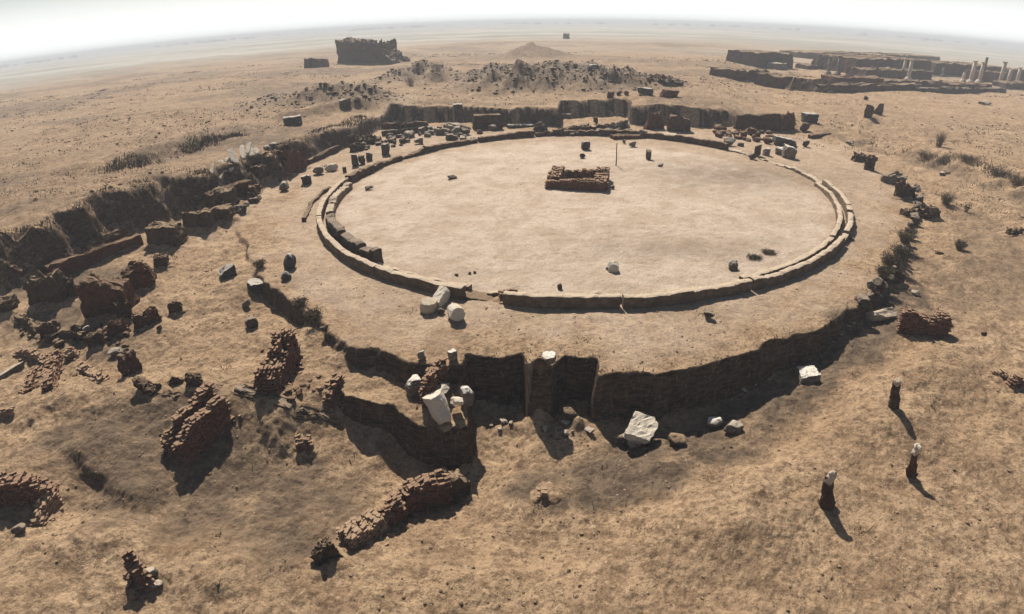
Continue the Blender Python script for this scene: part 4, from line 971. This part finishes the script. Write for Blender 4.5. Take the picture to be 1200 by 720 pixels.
M_('low dark wall stub in the sand between the granite block and the ruined rooms', 'wall', 'mud_brick_wall', 'darkmud', (196, 372, 214, 366, 360, 356), .35, rough=.1, top_var=.15)
M_('dark ridge of mud brick behind the brown lit wall', 'wall', 'mud_brick_wall', 'darkmud', (95, 306, 150, 284, 288, 268), .6, rough=.14, top_var=.2)
M_('second dark ridge of mud brick under the bank at the photo edge', 'wall', 'mud_brick_wall', 'mud', (-6, 330, 48, 318, 305, 298), .8, rough=.16, top_var=.25)
K_('low broken brick line under the sandy flanked ruin', 'wall', 'ruined_brick_wall', 'palebrick', [(20, 412), (40, 418), (58, 430)], .3, [.25, .3, .25], loss=.5)
def beam():
    a, b = at(-4, 446), at(27, 427); V, Fc = block_mesh(np.linalg.norm(b[:2] - a[:2]), .2, .2, seed(), .01, .15); ang = math.atan2(b[1] - a[1], b[0] - a[0])
    c = (a + b) / 2; V = turn(V, ang) + [c[0], c[1], ground(c[0], c[1]) - .02]; tag(mesh_obj('stone_beam', V, Fc, 'stone'), 'long thin stone beam lying on the sand at the photo edge', 'stone beam')
beam()
row(44, [(20, 385, 8), (75, 400, 12), (125, 395, 14), (150, 395, 8)], .36, 'darkmud', 'tumbled dark brick lump among the ruined rooms', 'brick lumps of the ruined rooms', 'brick_lump', 'brick lump')
row(16, [(300, 395, 6), (330, 470, 8), (385, 440, 8)], .26, 'redmud', 'small fallen brick lump around the big ruined mass', 'brick lumps of the low ground', 'brick_lump', 'brick lump')
S_('dark rubble in the passage between ruined rooms', 'rock', 'rock', 'darkmud', (120, 395, 133, 384), kind='boulder')

# ------------------------------------------------------------------ wall and lumps under the left bank
M_('long low brown mud brick wall with lit top below the bank', 'wall', 'mud_brick_wall', 'redmud', (50, 338, 166, 294, 315, 275), .55, rough=.07, top_var=.08)
M_('big dark mud brick block with pale flat top under the bank', 'mud brick block', 'mud_brick_block', 'mud', (163, 304, 205, 299, 267, 268), 1.3, rough=.1, round_=1)
M_('dark rounded block between big pale topped block and bank', 'mud brick block', 'mud_brick_block', 'mud', (208, 278, 240, 280, 252, 250), 1.3, rough=.12, round_=1)
M_('dark block with smooth face below the ridge lumps', 'mud brick block', 'mud_brick_block', 'mud', (241, 271, 268, 269, 247, 246), 1.2, rough=.1, round_=1)
M_('brown eroded lump crowning the smooth faced block', 'mud brick block', 'mud_brick_block', 'mud', (235, 250, 266, 250, 228, 226), 1.2, rough=.16, round_=2)
M_('wide dark red brick wall end below the row of white slabs', 'wall', 'mud_brick_wall', 'redmud', (262, 244, 298, 234, 222, 212), .8, rough=.07)
M_('tumbled dark corner beside the wide red wall end', 'brick lump', 'brick_lump', 'darkmud', (298, 238, 306, 226, 220, 214), .5, rough=.12)
row(9, [(281, 255, 3), (296, 238, 4), (305, 228, 2)], .55, 'darkstone', 'small stone trailing down from the wide red wall end', 'stones trailing from the red wall end')
M_('black rounded mud brick block by the path to the bank', 'mud brick block', 'mud_brick_block', 'darkmud', (301, 218, 330, 213, 197, 190), .9, rough=.12, round_=1)
M_('tall dark block with reddish broken top beside the path', 'mud brick block', 'mud_brick_block', 'redmud', (333, 208, 360, 200, 180, 178), .9, rough=.16, top_var=.3)
M_('reddish broken bricks between two dark blocks by the path', 'brick lump', 'brick_lump', 'redmud', (324, 196, 336, 194, 184, 180), .6, rough=.18)
M_('long straight dark wall with ledge running up to the rubble field', 'wall', 'mud_brick_wall', 'darkmud', (364, 193, 399, 178, 187, 170), .5, rough=.06)
S_('grey stone with pale top in front of the black rounded block', 'stone', 'loose_stone', 'stone', (327, 228, 338, 214), kind='boulder', ratio=1.)
S_('grey squared stone standing on the open terrace near two white lumps', 'stone block', 'stone_block', 'granite', (354, 219, 364, 207))
S_('white rough lump of stone nearer the grey squared stone', 'stone', 'loose_stone', 'weathered', (367, 207, 379, 196), kind='boulder')
S_('grey and white rough lump beyond the first white lump', 'stone', 'loose_stone', 'lime', (381, 203, 396, 193), kind='boulder')
S_('granite block with white top alone on the sandy low ground', 'stone block', 'stone_block', 'granite', (253, 332, 273, 309), ratio=.85)
S_('squat dark block with white broken top', 'stone block', 'stone_block', 'granite', (293, 348, 311, 333), ratio=.9, rz=.2)
S_('small brown stone between the squat block and small dark cube', 'stone', 'loose_stone', 'stone', (282, 362, 292, 349), kind='boulder')
S_('small dark cube of stone in the low ground', 'stone block', 'stone_block', 'darkstone', (287, 386, 301, 371), ratio=.8)
S_('upright oval boulder with white cap on the terrace', 'boulder', 'boulder', 'granite', (332, 323, 347, 299), kind='boulder', ratio=.9)
S_('small dark stone in front of the upright oval boulder', 'stone', 'loose_stone', 'granite', (329, 333, 341, 319), kind='boulder')
S_('small dark stone at the end of the scrub on the terrace edge', 'stone', 'loose_stone', 'darkstone', (376, 394, 388, 384), kind='boulder')
for i, (x, y, w_, h_) in enumerate([(249, 211, .42, 1.2), (258, 210, .4, .9), (266, 204, .5, 1.6), (272, 201, .5, 1.8), (279, 194, .55, 1.9), (286, 189, .5, 1.7), (291, 184, .45, 1.2), (296, 186, .5, 1.0), (303, 184, .5, .9)]):
    g = at(x, y); V, Fc = block_mesh(w_ * .68, .24, h_, seed(), .015, .2); V = turn(V, rs.uniform(-.2, .5), -1.0 - rs.uniform(0, .2), rs.uniform(-.45, -.1)); V = V + [g[0], g[1], ground(*g[:2]) + .08]
    tag(mesh_obj('marble_slab', V, Fc, 'marble' if i not in (0, 1) else 'lime'), ['short cream slab at the low end of the row of white slabs', 'small cream slab second in the row of white slabs', 'long white slab leaning back third in the row', 'long white slab leaning back fourth in the row', 'longest white slab at the middle of the leaning row', 'long white slab just past the middle of the leaning row', 'short white slab near the top end of the leaning row', 'flat white slab lying past the leaning row', 'last flat white slab lying at the top of the row'][i], 'marble slab', 'row of white slabs')
S_('white chunk lying past the last slab towards the path', 'stone', 'loose_stone', 'weathered', (309, 177, 316, 172), kind='boulder')
S_('flat white chunk at the very end of the slabs by the path', 'stone', 'loose_stone', 'weathered', (316, 174, 325, 170), kind='boulder')

# ------------------------------------------------------------------ farther out on the plain
S_('blue grey block with white top alone on the plain', 'stone block', 'stone_block', 'granite', (336, 149, 350, 138), ratio=.9)
S_('grey block beside the mound of dug earth', 'stone block', 'stone_block', 'granite', (400, 132, 411, 122), ratio=.8)
S_('small dark stone next to the grey block by the mound', 'stone', 'loose_stone', 'darkstone', (416, 129, 423, 120), kind='boulder')
S_('green grey block at the end of the rubble mounds', 'stone block', 'stone_block', 'granite', (752, 114, 767, 105), ratio=.7)
S_('long dark red block past the rubble mounds', 'stone block', 'stone_block', 'redmud', (777, 116, 798, 107), ratio=.6, rz=-.15)
S_('dark cube on the edge of the bank below the mounds', 'stone', 'stone_block', 'darkmud', (714, 117, 722, 109))
S_('small brown stone on the bank next to the dark cube', 'stone', 'loose_stone', 'darkmud', (724, 115, 730, 109), kind='boulder')
S_('second small brown stone on the bank edge towards the green block', 'stone', 'loose_stone', 'redmud', (733, 115, 739, 109), kind='boulder')
M_('low dark red wall remnant behind the green grey block', 'wall', 'mud_brick_wall', 'redmud', (762, 98, 787, 93, 93, 89), 2., rough=.3)
M_('low grey rubble remnant behind the long red block', 'wall', 'rubble_wall', 'darkstone', (780, 102, 802, 101, 96, 97), 2., rough=.4)
S_('small dark boulder on top of the rubble mounds', 'boulder', 'boulder', 'darkmud', (673, 81, 679, 75), kind='boulder')
S_('leaning dark grey boulder on the skyline of the rubble mounds', 'boulder', 'boulder', 'granite', (692, 83, 706, 72), kind='boulder')
S_('small pale stone leaning on the dark grey boulder', 'stone', 'loose_stone', 'lime', (689, 82, 694, 77), kind='boulder')
S_('small white stone by the corner of the far fort ruin', 'stone', 'loose_stone', 'weathered', (460, 74, 468, 69), kind='boulder')
fort = root('ruined_fort', (*at(420, 76)[:2], ground(*at(420, 76)[:2])), 'square ruined fort block of grey brown brick far out on the plain', 'ruined building')
M_('', '', 'fort_wall', 'mud', (394, 76, 432, 77, 48, 49), 9., parent=fort, rough=.3, top_var=.7, batter=.05, freq=.5, res=.45)
M_('', '', 'broken_wall', 'mud', (430, 77, 449, 77, 54, 51), 8., parent=fort, rough=.35, top_var=.9, batter=.1, freq=.6, res=.4)
M_('', '', 'fallen_corner', 'mud', (446, 77, 459, 76, 60, 73), 6., parent=fort, rough=.4, top_var=.5, freq=.7, res=.4)
M_('small dark block standing apart from the far fort block', 'ruined wall', 'ruined_wall', 'darkmud', (370, 80, 386, 79, 69, 69), 3., rough=.2)
M_('tiny hut like ruin near the horizon beyond the conical mound', 'ruined building', 'far_ruin', 'mud', (662, 46, 669, 46, 40, 40), 8., rough=.3)

# ------------------------------------------------------------------ the colonnaded ruin on the far right
def far_block(lb, cat, nm, m, q, depth, **k):
    k.setdefault('rough', .2); k.setdefault('top_var', .18); k.setdefault('freq', .8); k.setdefault('res', .8); return M_(lb, cat, nm, m, q, depth, **k)
far_block('dark low block at the near corner of the colonnaded ruin', 'ruined wall', 'ruined_wall', 'darkmud', (867, 97, 912, 98, 83, 83), 6.)
far_block('dark gateway block beside the sandy ramp of the colonnaded ruin', 'ruined wall', 'ruined_wall', 'darkmud', (934, 107, 956, 106, 91, 89), 7.)
far_block('tan sloping ramp wall of the colonnaded ruin', 'ruined wall', 'ruined_wall', 'sand', (908, 100, 934, 109, 87, 92), 8., batter=.9)
far_block('tall dark end of the back wall of the colonnaded ruin', 'ruined wall', 'ruined_wall', 'darkmud', (896, 82, 928, 81, 62, 62), 10.)
far_block('squat pier joined to the tall end of the back wall', 'ruined wall', 'ruined_wall', 'mud', (928, 83, 941, 83, 64, 63), 5.)
far_block('pale mound between the tall wall end and the squat pier', 'earth lump', 'earth_lump', 'stone', (914, 83, 928, 83, 75, 75), 4.)
far_block('long back wall closing the colonnaded ruin', 'ruined wall', 'ruined_wall', 'mud', (944, 69, 1108, 76, 62, 67), 12.)
far_block('low inner wall behind the first pair of columns', 'ruined wall', 'ruined_wall', 'darkmud', (948, 82, 1012, 84, 77, 79), 4.)
far_block('bank of dark seating steps behind the second pair of columns', 'stepped bank', 'stepped_bank', 'darkmud', (1012, 89, 1104, 91, 69, 72), 14., batter=.3)
far_block('upper part of the dark stepped bank beyond the middle columns', 'stepped bank', 'stepped_bank', 'darkmud', (1104, 91, 1192, 98, 74, 80), 14., batter=.3)
far_block('long dark front wall at the foot of the colonnaded ruin', 'ruined wall', 'ruined_wall', 'darkmud', (965, 110, 1082, 108, 101, 100), 3.)
far_block('second dark wall step above the long front wall', 'ruined wall', 'ruined_wall', 'redmud', (982, 101, 1042, 101, 91, 92), 4.)
far_block('short wall step between second and third pair of columns', 'ruined wall', 'ruined_wall', 'darkmud', (1044, 101, 1070, 101, 95, 95), 4.)
far_block('dark wall step below a white stone of the colonnaded ruin', 'ruined wall', 'ruined_wall', 'darkmud', (1076, 103, 1106, 104, 96, 97), 4.)
far_block('front wall stretch under the third pair of columns', 'ruined wall', 'ruined_wall', 'redmud', (1122, 107, 1168, 108, 99, 100), 4.)
far_block('grey low front wall beyond the red stretch', 'ruined wall', 'ruined_wall', 'darkstone', (1082, 109, 1184, 110, 104, 105), 2.5)
far_block('last dark wall stub of the colonnaded ruin', 'ruined wall', 'ruined_wall', 'darkmud', (1184, 106, 1215, 107, 98, 98), 5.)
far_block('dark upright pier closing the far end of the colonnaded ruin', 'ruined wall', 'ruined_wall', 'darkmud', (1194, 98, 1215, 99, 82, 83), 6.)
for q, lb in (((1073, 103, 1080, 98), 'white stone on the front wall of the colonnaded ruin'), ((956, 104, 965, 97), 'white stone beside the dark gateway block'), ((1106, 102, 1122, 99), 'pale flat stone on the terrace between column pairs')):
    S_(lb, 'stone', 'loose_stone', 'lime', q, kind='boulder')
far_block('middle step of the dark stepped bank', 'stepped bank', 'stepped_bank', 'darkmud', (1020, 93, 1100, 95, 82, 84), 6., batter=.3)
far_block('broken brown wall behind the last three columns', 'ruined wall', 'ruined_wall', 'redmud', (1152, 97, 1192, 100, 84, 86), 4.)
row(26, [(970, 97, 3), (1030, 97, 4), (1110, 100, 3), (1160, 102, 3)], 1.0, 'stone', 'pale stone lying on the terrace of the colonnaded ruin', 'stones of the colonnaded ruin')
row(14, [(870, 92, 3), (930, 95, 4), (965, 104, 3)], 1.1, 'darkstone', 'dark stone by the gateway of the colonnaded ruin', 'dark stones of the colonnaded ruin')
def column(label, px, yb, yt, group, wd=.36, m='lime', capital=True):
    g = at(px, yb); base = g[:2]
    lo, hi = 0., 15.
    for _ in range(30):
        h = (lo + hi) / 2
        if proj((base[0], base[1], g[2] + h))[1] > yt: lo = h
        else: hi = h
    z = ground(*base); h += g[2] - z; p = root('column', (base[0], base[1], z), label, 'column', group); n_ = 16
    def lathe(nm, prof):
        V = []; Fc = []
        for r, zz in prof:
            for k in range(n_): V.append((base[0] + r * math.cos(6.2832 * k / n_), base[1] + r * math.sin(6.2832 * k / n_), z + zz))
        for i in range(len(prof) - 1):
            for k in range(n_): Fc.append((i * n_ + k, i * n_ + (k + 1) % n_, (i + 1) * n_ + (k + 1) % n_, (i + 1) * n_ + k))
        Fc.append(tuple((len(prof) - 1) * n_ + k for k in range(n_))); V = np.array(V); V += vec_noise(V, 1.5, .03, seed()); mesh_obj(nm, V, Fc, m, p, smooth=True)
    lathe('column_base', [(wd * 2.1, -.4), (wd * 2.1, .35), (wd * 1.7, .4), (wd * 1.5, .7), (wd * 1.05, .78)])
    lathe('column_shaft', [(wd, .7), (wd * 1.02, h * .4), (wd * .9, h - .3)])
    if capital: lathe('column_capital', [(wd * .88, h - .35), (wd * 1.15, h - .2), (wd * 1.35, h - .05), (wd * 1.3, h)])
grp = 'columns of the ruin'
column('slightly shorter brown column of the pair nearest the gateway block', 970, 88, 66.5, grp, .42, 'stone')
column('taller column of the pair nearest the gateway block', 981, 88, 65.5, grp, .42, 'stone')
column('slim column first of the pair before the dark stepped bank', 1057, 92, 69, grp, .4)
column('pale column with thick foot second of the pair before the stepped bank', 1064, 94, 70, grp, .44)
column('tall pale column with round foot beyond the stepped bank', 1137, 97, 71.5, grp, .5)
column('pale column close beside the tall one with round foot', 1147, 97, 73, grp, .46)
column('dark thin post just behind the pale columns', 1150, 95, 66, grp, .36, 'darkmud', False)
column('tall column first of the last three', 1171, 100, 72.5, grp, .5)
column('shortest column, broken off, middle of the last three', 1180, 101, 80.5, grp, .46, 'lime', False)
column('leaning pale column last of the three at the end', 1191, 98, 79, grp, .46)
column('lone slim column between first and second pair', 1020, 90, 77, grp, .36, 'stone', False)
column('short broken column behind the tall pale pair', 1128, 96, 84, grp, .4, 'lime', False)
column('tiny column stump against the stepped bank', 1104, 90, 78.5, grp, .36, 'stone', False)
S_('white stone pair on open sand below the colonnaded ruin', 'stone', 'loose_stone', 'lime', (1157, 124, 1163, 118), kind='boulder')
S_('dark stone touching the white one below the colonnaded ruin', 'stone', 'loose_stone', 'darkmud', (1151, 123, 1156, 119), kind='boulder')
S_('lone dark stone on the sand before the long front wall', 'stone', 'loose_stone', 'darkmud', (1016, 119, 1020, 113), kind='boulder')

# ------------------------------------------------------------------ dry bushes
def shrub(label, px, py, w_, h_, n_=420):
    """Tangle of dry stems and little leaves, its foot at a place of the photograph."""
    g = at(px, py); z = ground(*g[:2]); r = np.random.default_rng(seed()); p = root('dry_bush', (g[0], g[1], z), label, 'bush', 'dry bushes')
    V = []; Fc = []; V2 = []; F2 = []
    for i in range(n_):
        th = r.uniform(0, 6.283); q = r.uniform(0, .35) * w_; x0, y0 = q * math.cos(th), q * math.sin(th); out = r.uniform(.3, 1.) * w_ * .6
        t2 = th + r.normal(0, .6); pts = [np.array([x0, y0, -.03]), np.array([x0 + .4 * out * math.cos(t2), y0 + .4 * out * math.sin(t2), h_ * r.uniform(.3, .6)]), np.array([x0 + out * math.cos(t2), y0 + out * math.sin(t2), h_ * r.uniform(.45, 1.)])]
        if i < n_ // 3:
            sd = np.array([-math.sin(t2), math.cos(t2), 0]) * .012; o = len(V)
            for k, pt in enumerate(pts): V += [pt - sd * (1 - .35 * k), pt + sd * (1 - .35 * k)]
            Fc += [(o, o + 1, o + 3, o + 2), (o + 2, o + 3, o + 5, o + 4)]
        for k in range(3):
            t = r.uniform(.35, 1.); c = pts[0] * (1 - t) ** 2 + 2 * t * (1 - t) * pts[1] + t * t * pts[2] + r.normal(0, .04, 3) * [1, 1, .6]
            d1 = r.normal(0, 1, 3); d1 /= np.linalg.norm(d1); d2 = np.cross(d1, r.normal(0, 1, 3)); d2 /= np.linalg.norm(d2); s_ = r.uniform(.02, .05)
            o = len(V2); V2 += [c - d1 * s_, c + d2 * s_ * .5, c + d1 * s_, c - d2 * s_ * .5]; F2.append((o, o + 1, o + 2, o + 3))
    off = np.array([g[0], g[1], z]); mesh_obj('stems', np.array(V) + off, Fc, 'shrub', p, origin=off); mesh_obj('foliage', np.array(V2) + off, F2, 'shrub', p, origin=off)
shrub('grey dry bush spilling over the terrace edge', 1060, 284, .75, .75); shrub('spiky dry bush lower down the terrace edge', 1052, 302, .7, .8); shrub('brown dry bush on the terrace edge above the dark pit mass', 1040, 312, .7, .8)
shrub('dry bush overhanging the terrace corner', 1034, 326, .6, .65); shrub('dark round bush on the open side slope', 1124, 293, .55, .55); shrub('dark bush at the top of the side slope', 1107, 243, .8, .8)
shrub('thin forked plant past the dark bush', 1131, 251, .4, .75, 90); shrub('low dry bush where upright wall end meets terrace', 1066, 277, .55, .55)
shrub('tuft of dry scrub by the dark brick stump', 1014, 189, .7, .6); shrub('tall dry grass clump on the right hand berm', 1100, 172, .9, 1.6, 300); shrub('dry scrub clump in front of the right hand berm', 1085, 186, 1.4, .7); shrub('wide dry scrub at the middle of the berm', 1132, 190, 1.5, .8)
shrub('greyish scrub near the end of the berm', 1168, 208, 1.3, .8); shrub('dry scrub at the very end of the berm', 1192, 218, 1.4, .9)
shrub('scrub strip on the terrace edge near the squat block', 305, 314, .5, .4, 260); shrub('reddish scrub on the terrace edge below the oval boulder', 352, 358, .5, .35, 260); shrub('dark scrub on the terrace edge above the big brick mass', 368, 372, .55, .4, 260)
shrub('low green scrub line inside the kerb', 884, 303, .6, .13, 200); shrub('end of the low scrub line inside the kerb', 901, 297, .6, .13, 200)
shrub('black green bush on the mounds nearest the far fort', 512, 84, 2.2, 1.8, 300); shrub('dark bush below the mounds near the far fort', 481, 101, 1.6, 1.6, 300)

# ------------------------------------------------------------------ loose stuff nobody could count
def scatter_stones(name, pts, smin, smax, m, sd):
    r = np.random.default_rng(sd); base = []
    for k in range(6):
        V, Fc = boulder_mesh(1, .8, .6, 900 + k); base.append((V, Fc))
    bm = bmesh.new(); bmesh.ops.create_icosphere(bm, subdivisions=1, radius=.5); iv = np.array([v.co[:] for v in bm.verts]); fi = [[v.index for v in f.verts] for f in bm.faces]; bm.free()
    VV = []; FF = []; n0 = 0
    z = land(pts[:, 0], pts[:, 1])
    for (x, y), zz in zip(pts, z):
        s_ = smin * (smax / smin) ** (r.random() ** 2.2); v = iv * (1 + r.normal(0, .2, iv.shape)) * [s_, s_ * r.uniform(.6, 1), s_ * r.uniform(.4, .8)]
        t = r.uniform(0, 6.28); c, s2 = math.cos(t), math.sin(t); v = np.column_stack([v[:, 0] * c - v[:, 1] * s2 + x, v[:, 0] * s2 + v[:, 1] * c + y, v[:, 2] + zz + .1 * s_])
        VV.append(v); FF += [tuple(i + n0 for i in f) for f in fi]; n0 += len(v)
    tag(mesh_obj(name, np.vstack(VV), FF, m, origin=(0, 0, 0)), 'small stones and clods strewn over the sand', kind='stuff')
rr = np.random.default_rng(3)
P = []
while len(P) < 5200:
    d = 7 + 38 * rr.random() ** 1.3; a = rr.uniform(-.98, .98); x, y = d * math.sin(a), d * math.cos(a)
    if noise2(np.array([x * .22]), np.array([y * .22]), 77)[0] + .35 * rr.normal() < .12: continue
    if math.hypot(x - 4.9, y - 37.4) < 17.5 and rr.random() < .93: continue
    P.append((x, y))
scatter_stones('pebbles', np.array(P), .018, .13, 'earth', 4)
P = []
for bx, by, hgt, rx, ry, rough, rub in BUMPS_W:
    if rub < .5: continue
    k = int(240 * rub * rx / 4)
    P += [(bx + rr.normal() * rx * .62, by + rr.normal() * ry * .6) for _ in range(k)]
scatter_stones('rubble', np.array(P), .14, .75, 'earth', 5)
P = []
while len(P) < 4200:
    d = 42 + 230 * rr.random() ** 1.3; a = rr.uniform(-.95, .9); x, y = d * math.sin(a), d * math.cos(a)
    if abs(x - 4) < 24 and y < 66: continue
    if noise2(np.array([x * .05]), np.array([y * .09]), 79)[0] + .25 * noise2(np.array([x * .3]), np.array([y * .3]), 80)[0] + .22 * rr.normal() < .25: continue
    P.append((x, y))
scatter_stones('plain_gravel', np.array(P), .1, .42, 'earth', 6)

def dry_grass():
    """Grey dry grass hanging on the cut banks and growing along the little scarps."""
    r = np.random.default_rng(8); pts = []
    ex = np.array(EXC); n = 10
    for i in range(0, n):
        a, b = ex[i], ex[i + 1]; L = np.linalg.norm(b - a); nrm = np.array([-(b - a)[1], (b - a)[0]]) / L
        for _ in range(int(L * 170)):
            t = r.random(); q = a + (b - a) * t; pts.append((*(q + nrm * r.uniform(.0, 2.6)), .2))
    for k, dens in ((0, 150), (1, 60)):
        w = np.array(SCARPS[k][0])
        for i in range(len(w) - 1):
            L = np.linalg.norm(w[i + 1] - w[i])
            for _ in range(int(L * dens)):
                t = r.random(); q = w[i] + (w[i + 1] - w[i]) * t; pts.append((q[0] + r.normal(0, .5), q[1] + abs(r.normal(.5, .7)), .3))
    for _ in range(150):
        d = 9 + 70 * r.random() ** 1.2; a = r.uniform(-.95, .95); cx, cy = d * math.sin(a), d * math.cos(a)
        if math.hypot(cx - 4.9, cy - 37.4) < 22 and r.random() < .9: continue
        for _ in range(int(r.uniform(10, 40))): pts.append((cx + r.normal(0, .14), cy + r.normal(0, .14), .13))
    while True:
        d = 45 + 150 * r.random() ** 1.4; a = r.uniform(-.95, .9); cx, cy = d * math.sin(a), d * math.cos(a)
        if abs(cx - 4) < 24 and cy < 66: continue
        if noise2(np.array([cx * .06]), np.array([cy * .11]), 131)[0] < .08: continue
        for _ in range(14): pts.append((cx + r.normal(0, .25 + d * .002), cy + r.normal(0, .25 + d * .002), (.1 + d * .0009) * r.uniform(.6, 1.2)))
        if len(pts) > 44000: break
    pt = np.array(PLAT)
    for i in range(9, 28):
        L = np.linalg.norm(pt[i + 1] - pt[i])
        for _ in range(int(L * 40)):
            t = r.random(); q = pt[i] + (pt[i + 1] - pt[i]) * t; pts.append((q[0] + r.normal(0, .2), q[1] + r.normal(0, .2), .14))
    pts = np.array(pts); keep = noise2(pts[:, 0] * .6, pts[:, 1] * .6, 83) + .4 * r.normal(size=len(pts)) > -.05; pts = pts[keep]
    z = land(pts[:, 0], pts[:, 1]); n = len(pts); h = pts[:, 2] * r.uniform(.4, 1.3, n); th = r.uniform(0, 6.28, n); ln = h * r.uniform(.2, .9, n); t2 = r.uniform(0, 6.28, n); wd = (.010 + .0006 * np.hypot(pts[:, 0], pts[:, 1]))[:, None]
    b0 = np.stack([pts[:, 0], pts[:, 1], z - .02], 1); sd = np.stack([np.cos(th), np.sin(th), 0 * th], 1) * wd; top = b0 + np.stack([np.cos(t2) * ln, np.sin(t2) * ln, h], 1)
    V = np.stack([b0 - sd, b0 + sd, top], 1).reshape(-1, 3); Fc = np.arange(3 * n).reshape(-1, 3).tolist()
    tag(mesh_obj('dry_grass', V, Fc, 'shrub', origin=(0, 0, 0)), 'dry grey grass along the banks', kind='stuff')
dry_grass()

def treeline():
    """Far trees and roofs along the horizon, one distant mass."""
    r = np.random.default_rng(12); V = []; Fc = []
    bm = bmesh.new(); bmesh.ops.create_icosphere(bm, subdivisions=2, radius=.5); iv = np.array([v.co[:] for v in bm.verts]); fi = [[v.index for v in f.verts] for f in bm.faces]; bm.free()
    for a in np.concatenate([r.uniform(-.86, -.05, 260), r.uniform(-.1, .85, 170)]):
        if math.sin(a * 23) + r.normal(0, .6) < -.1: continue
        d = r.uniform(1700, 2600); s_ = r.uniform(5, 12); x, y = d * math.sin(a), d * math.cos(a); zz = float(land(np.array([x]), np.array([y]), False)[0])
        v = iv * (1 + .35 * noise3(iv * 3 + d, 3))[:, None] * [s_ * 1.7, s_ * 1.7, s_ * r.uniform(.45, .9)] + [x, y, zz + s_ * .2]; v[:, 2] = np.minimum(v[:, 2], 15.5); o = len(V); V += v.tolist(); Fc += [tuple(i + o for i in f) for f in fi]
    tag(mesh_obj('treeline', np.array(V), Fc, 'shrub', origin=(0, 0, 0)), 'far off line of trees fading in the haze', kind='stuff')
treeline()
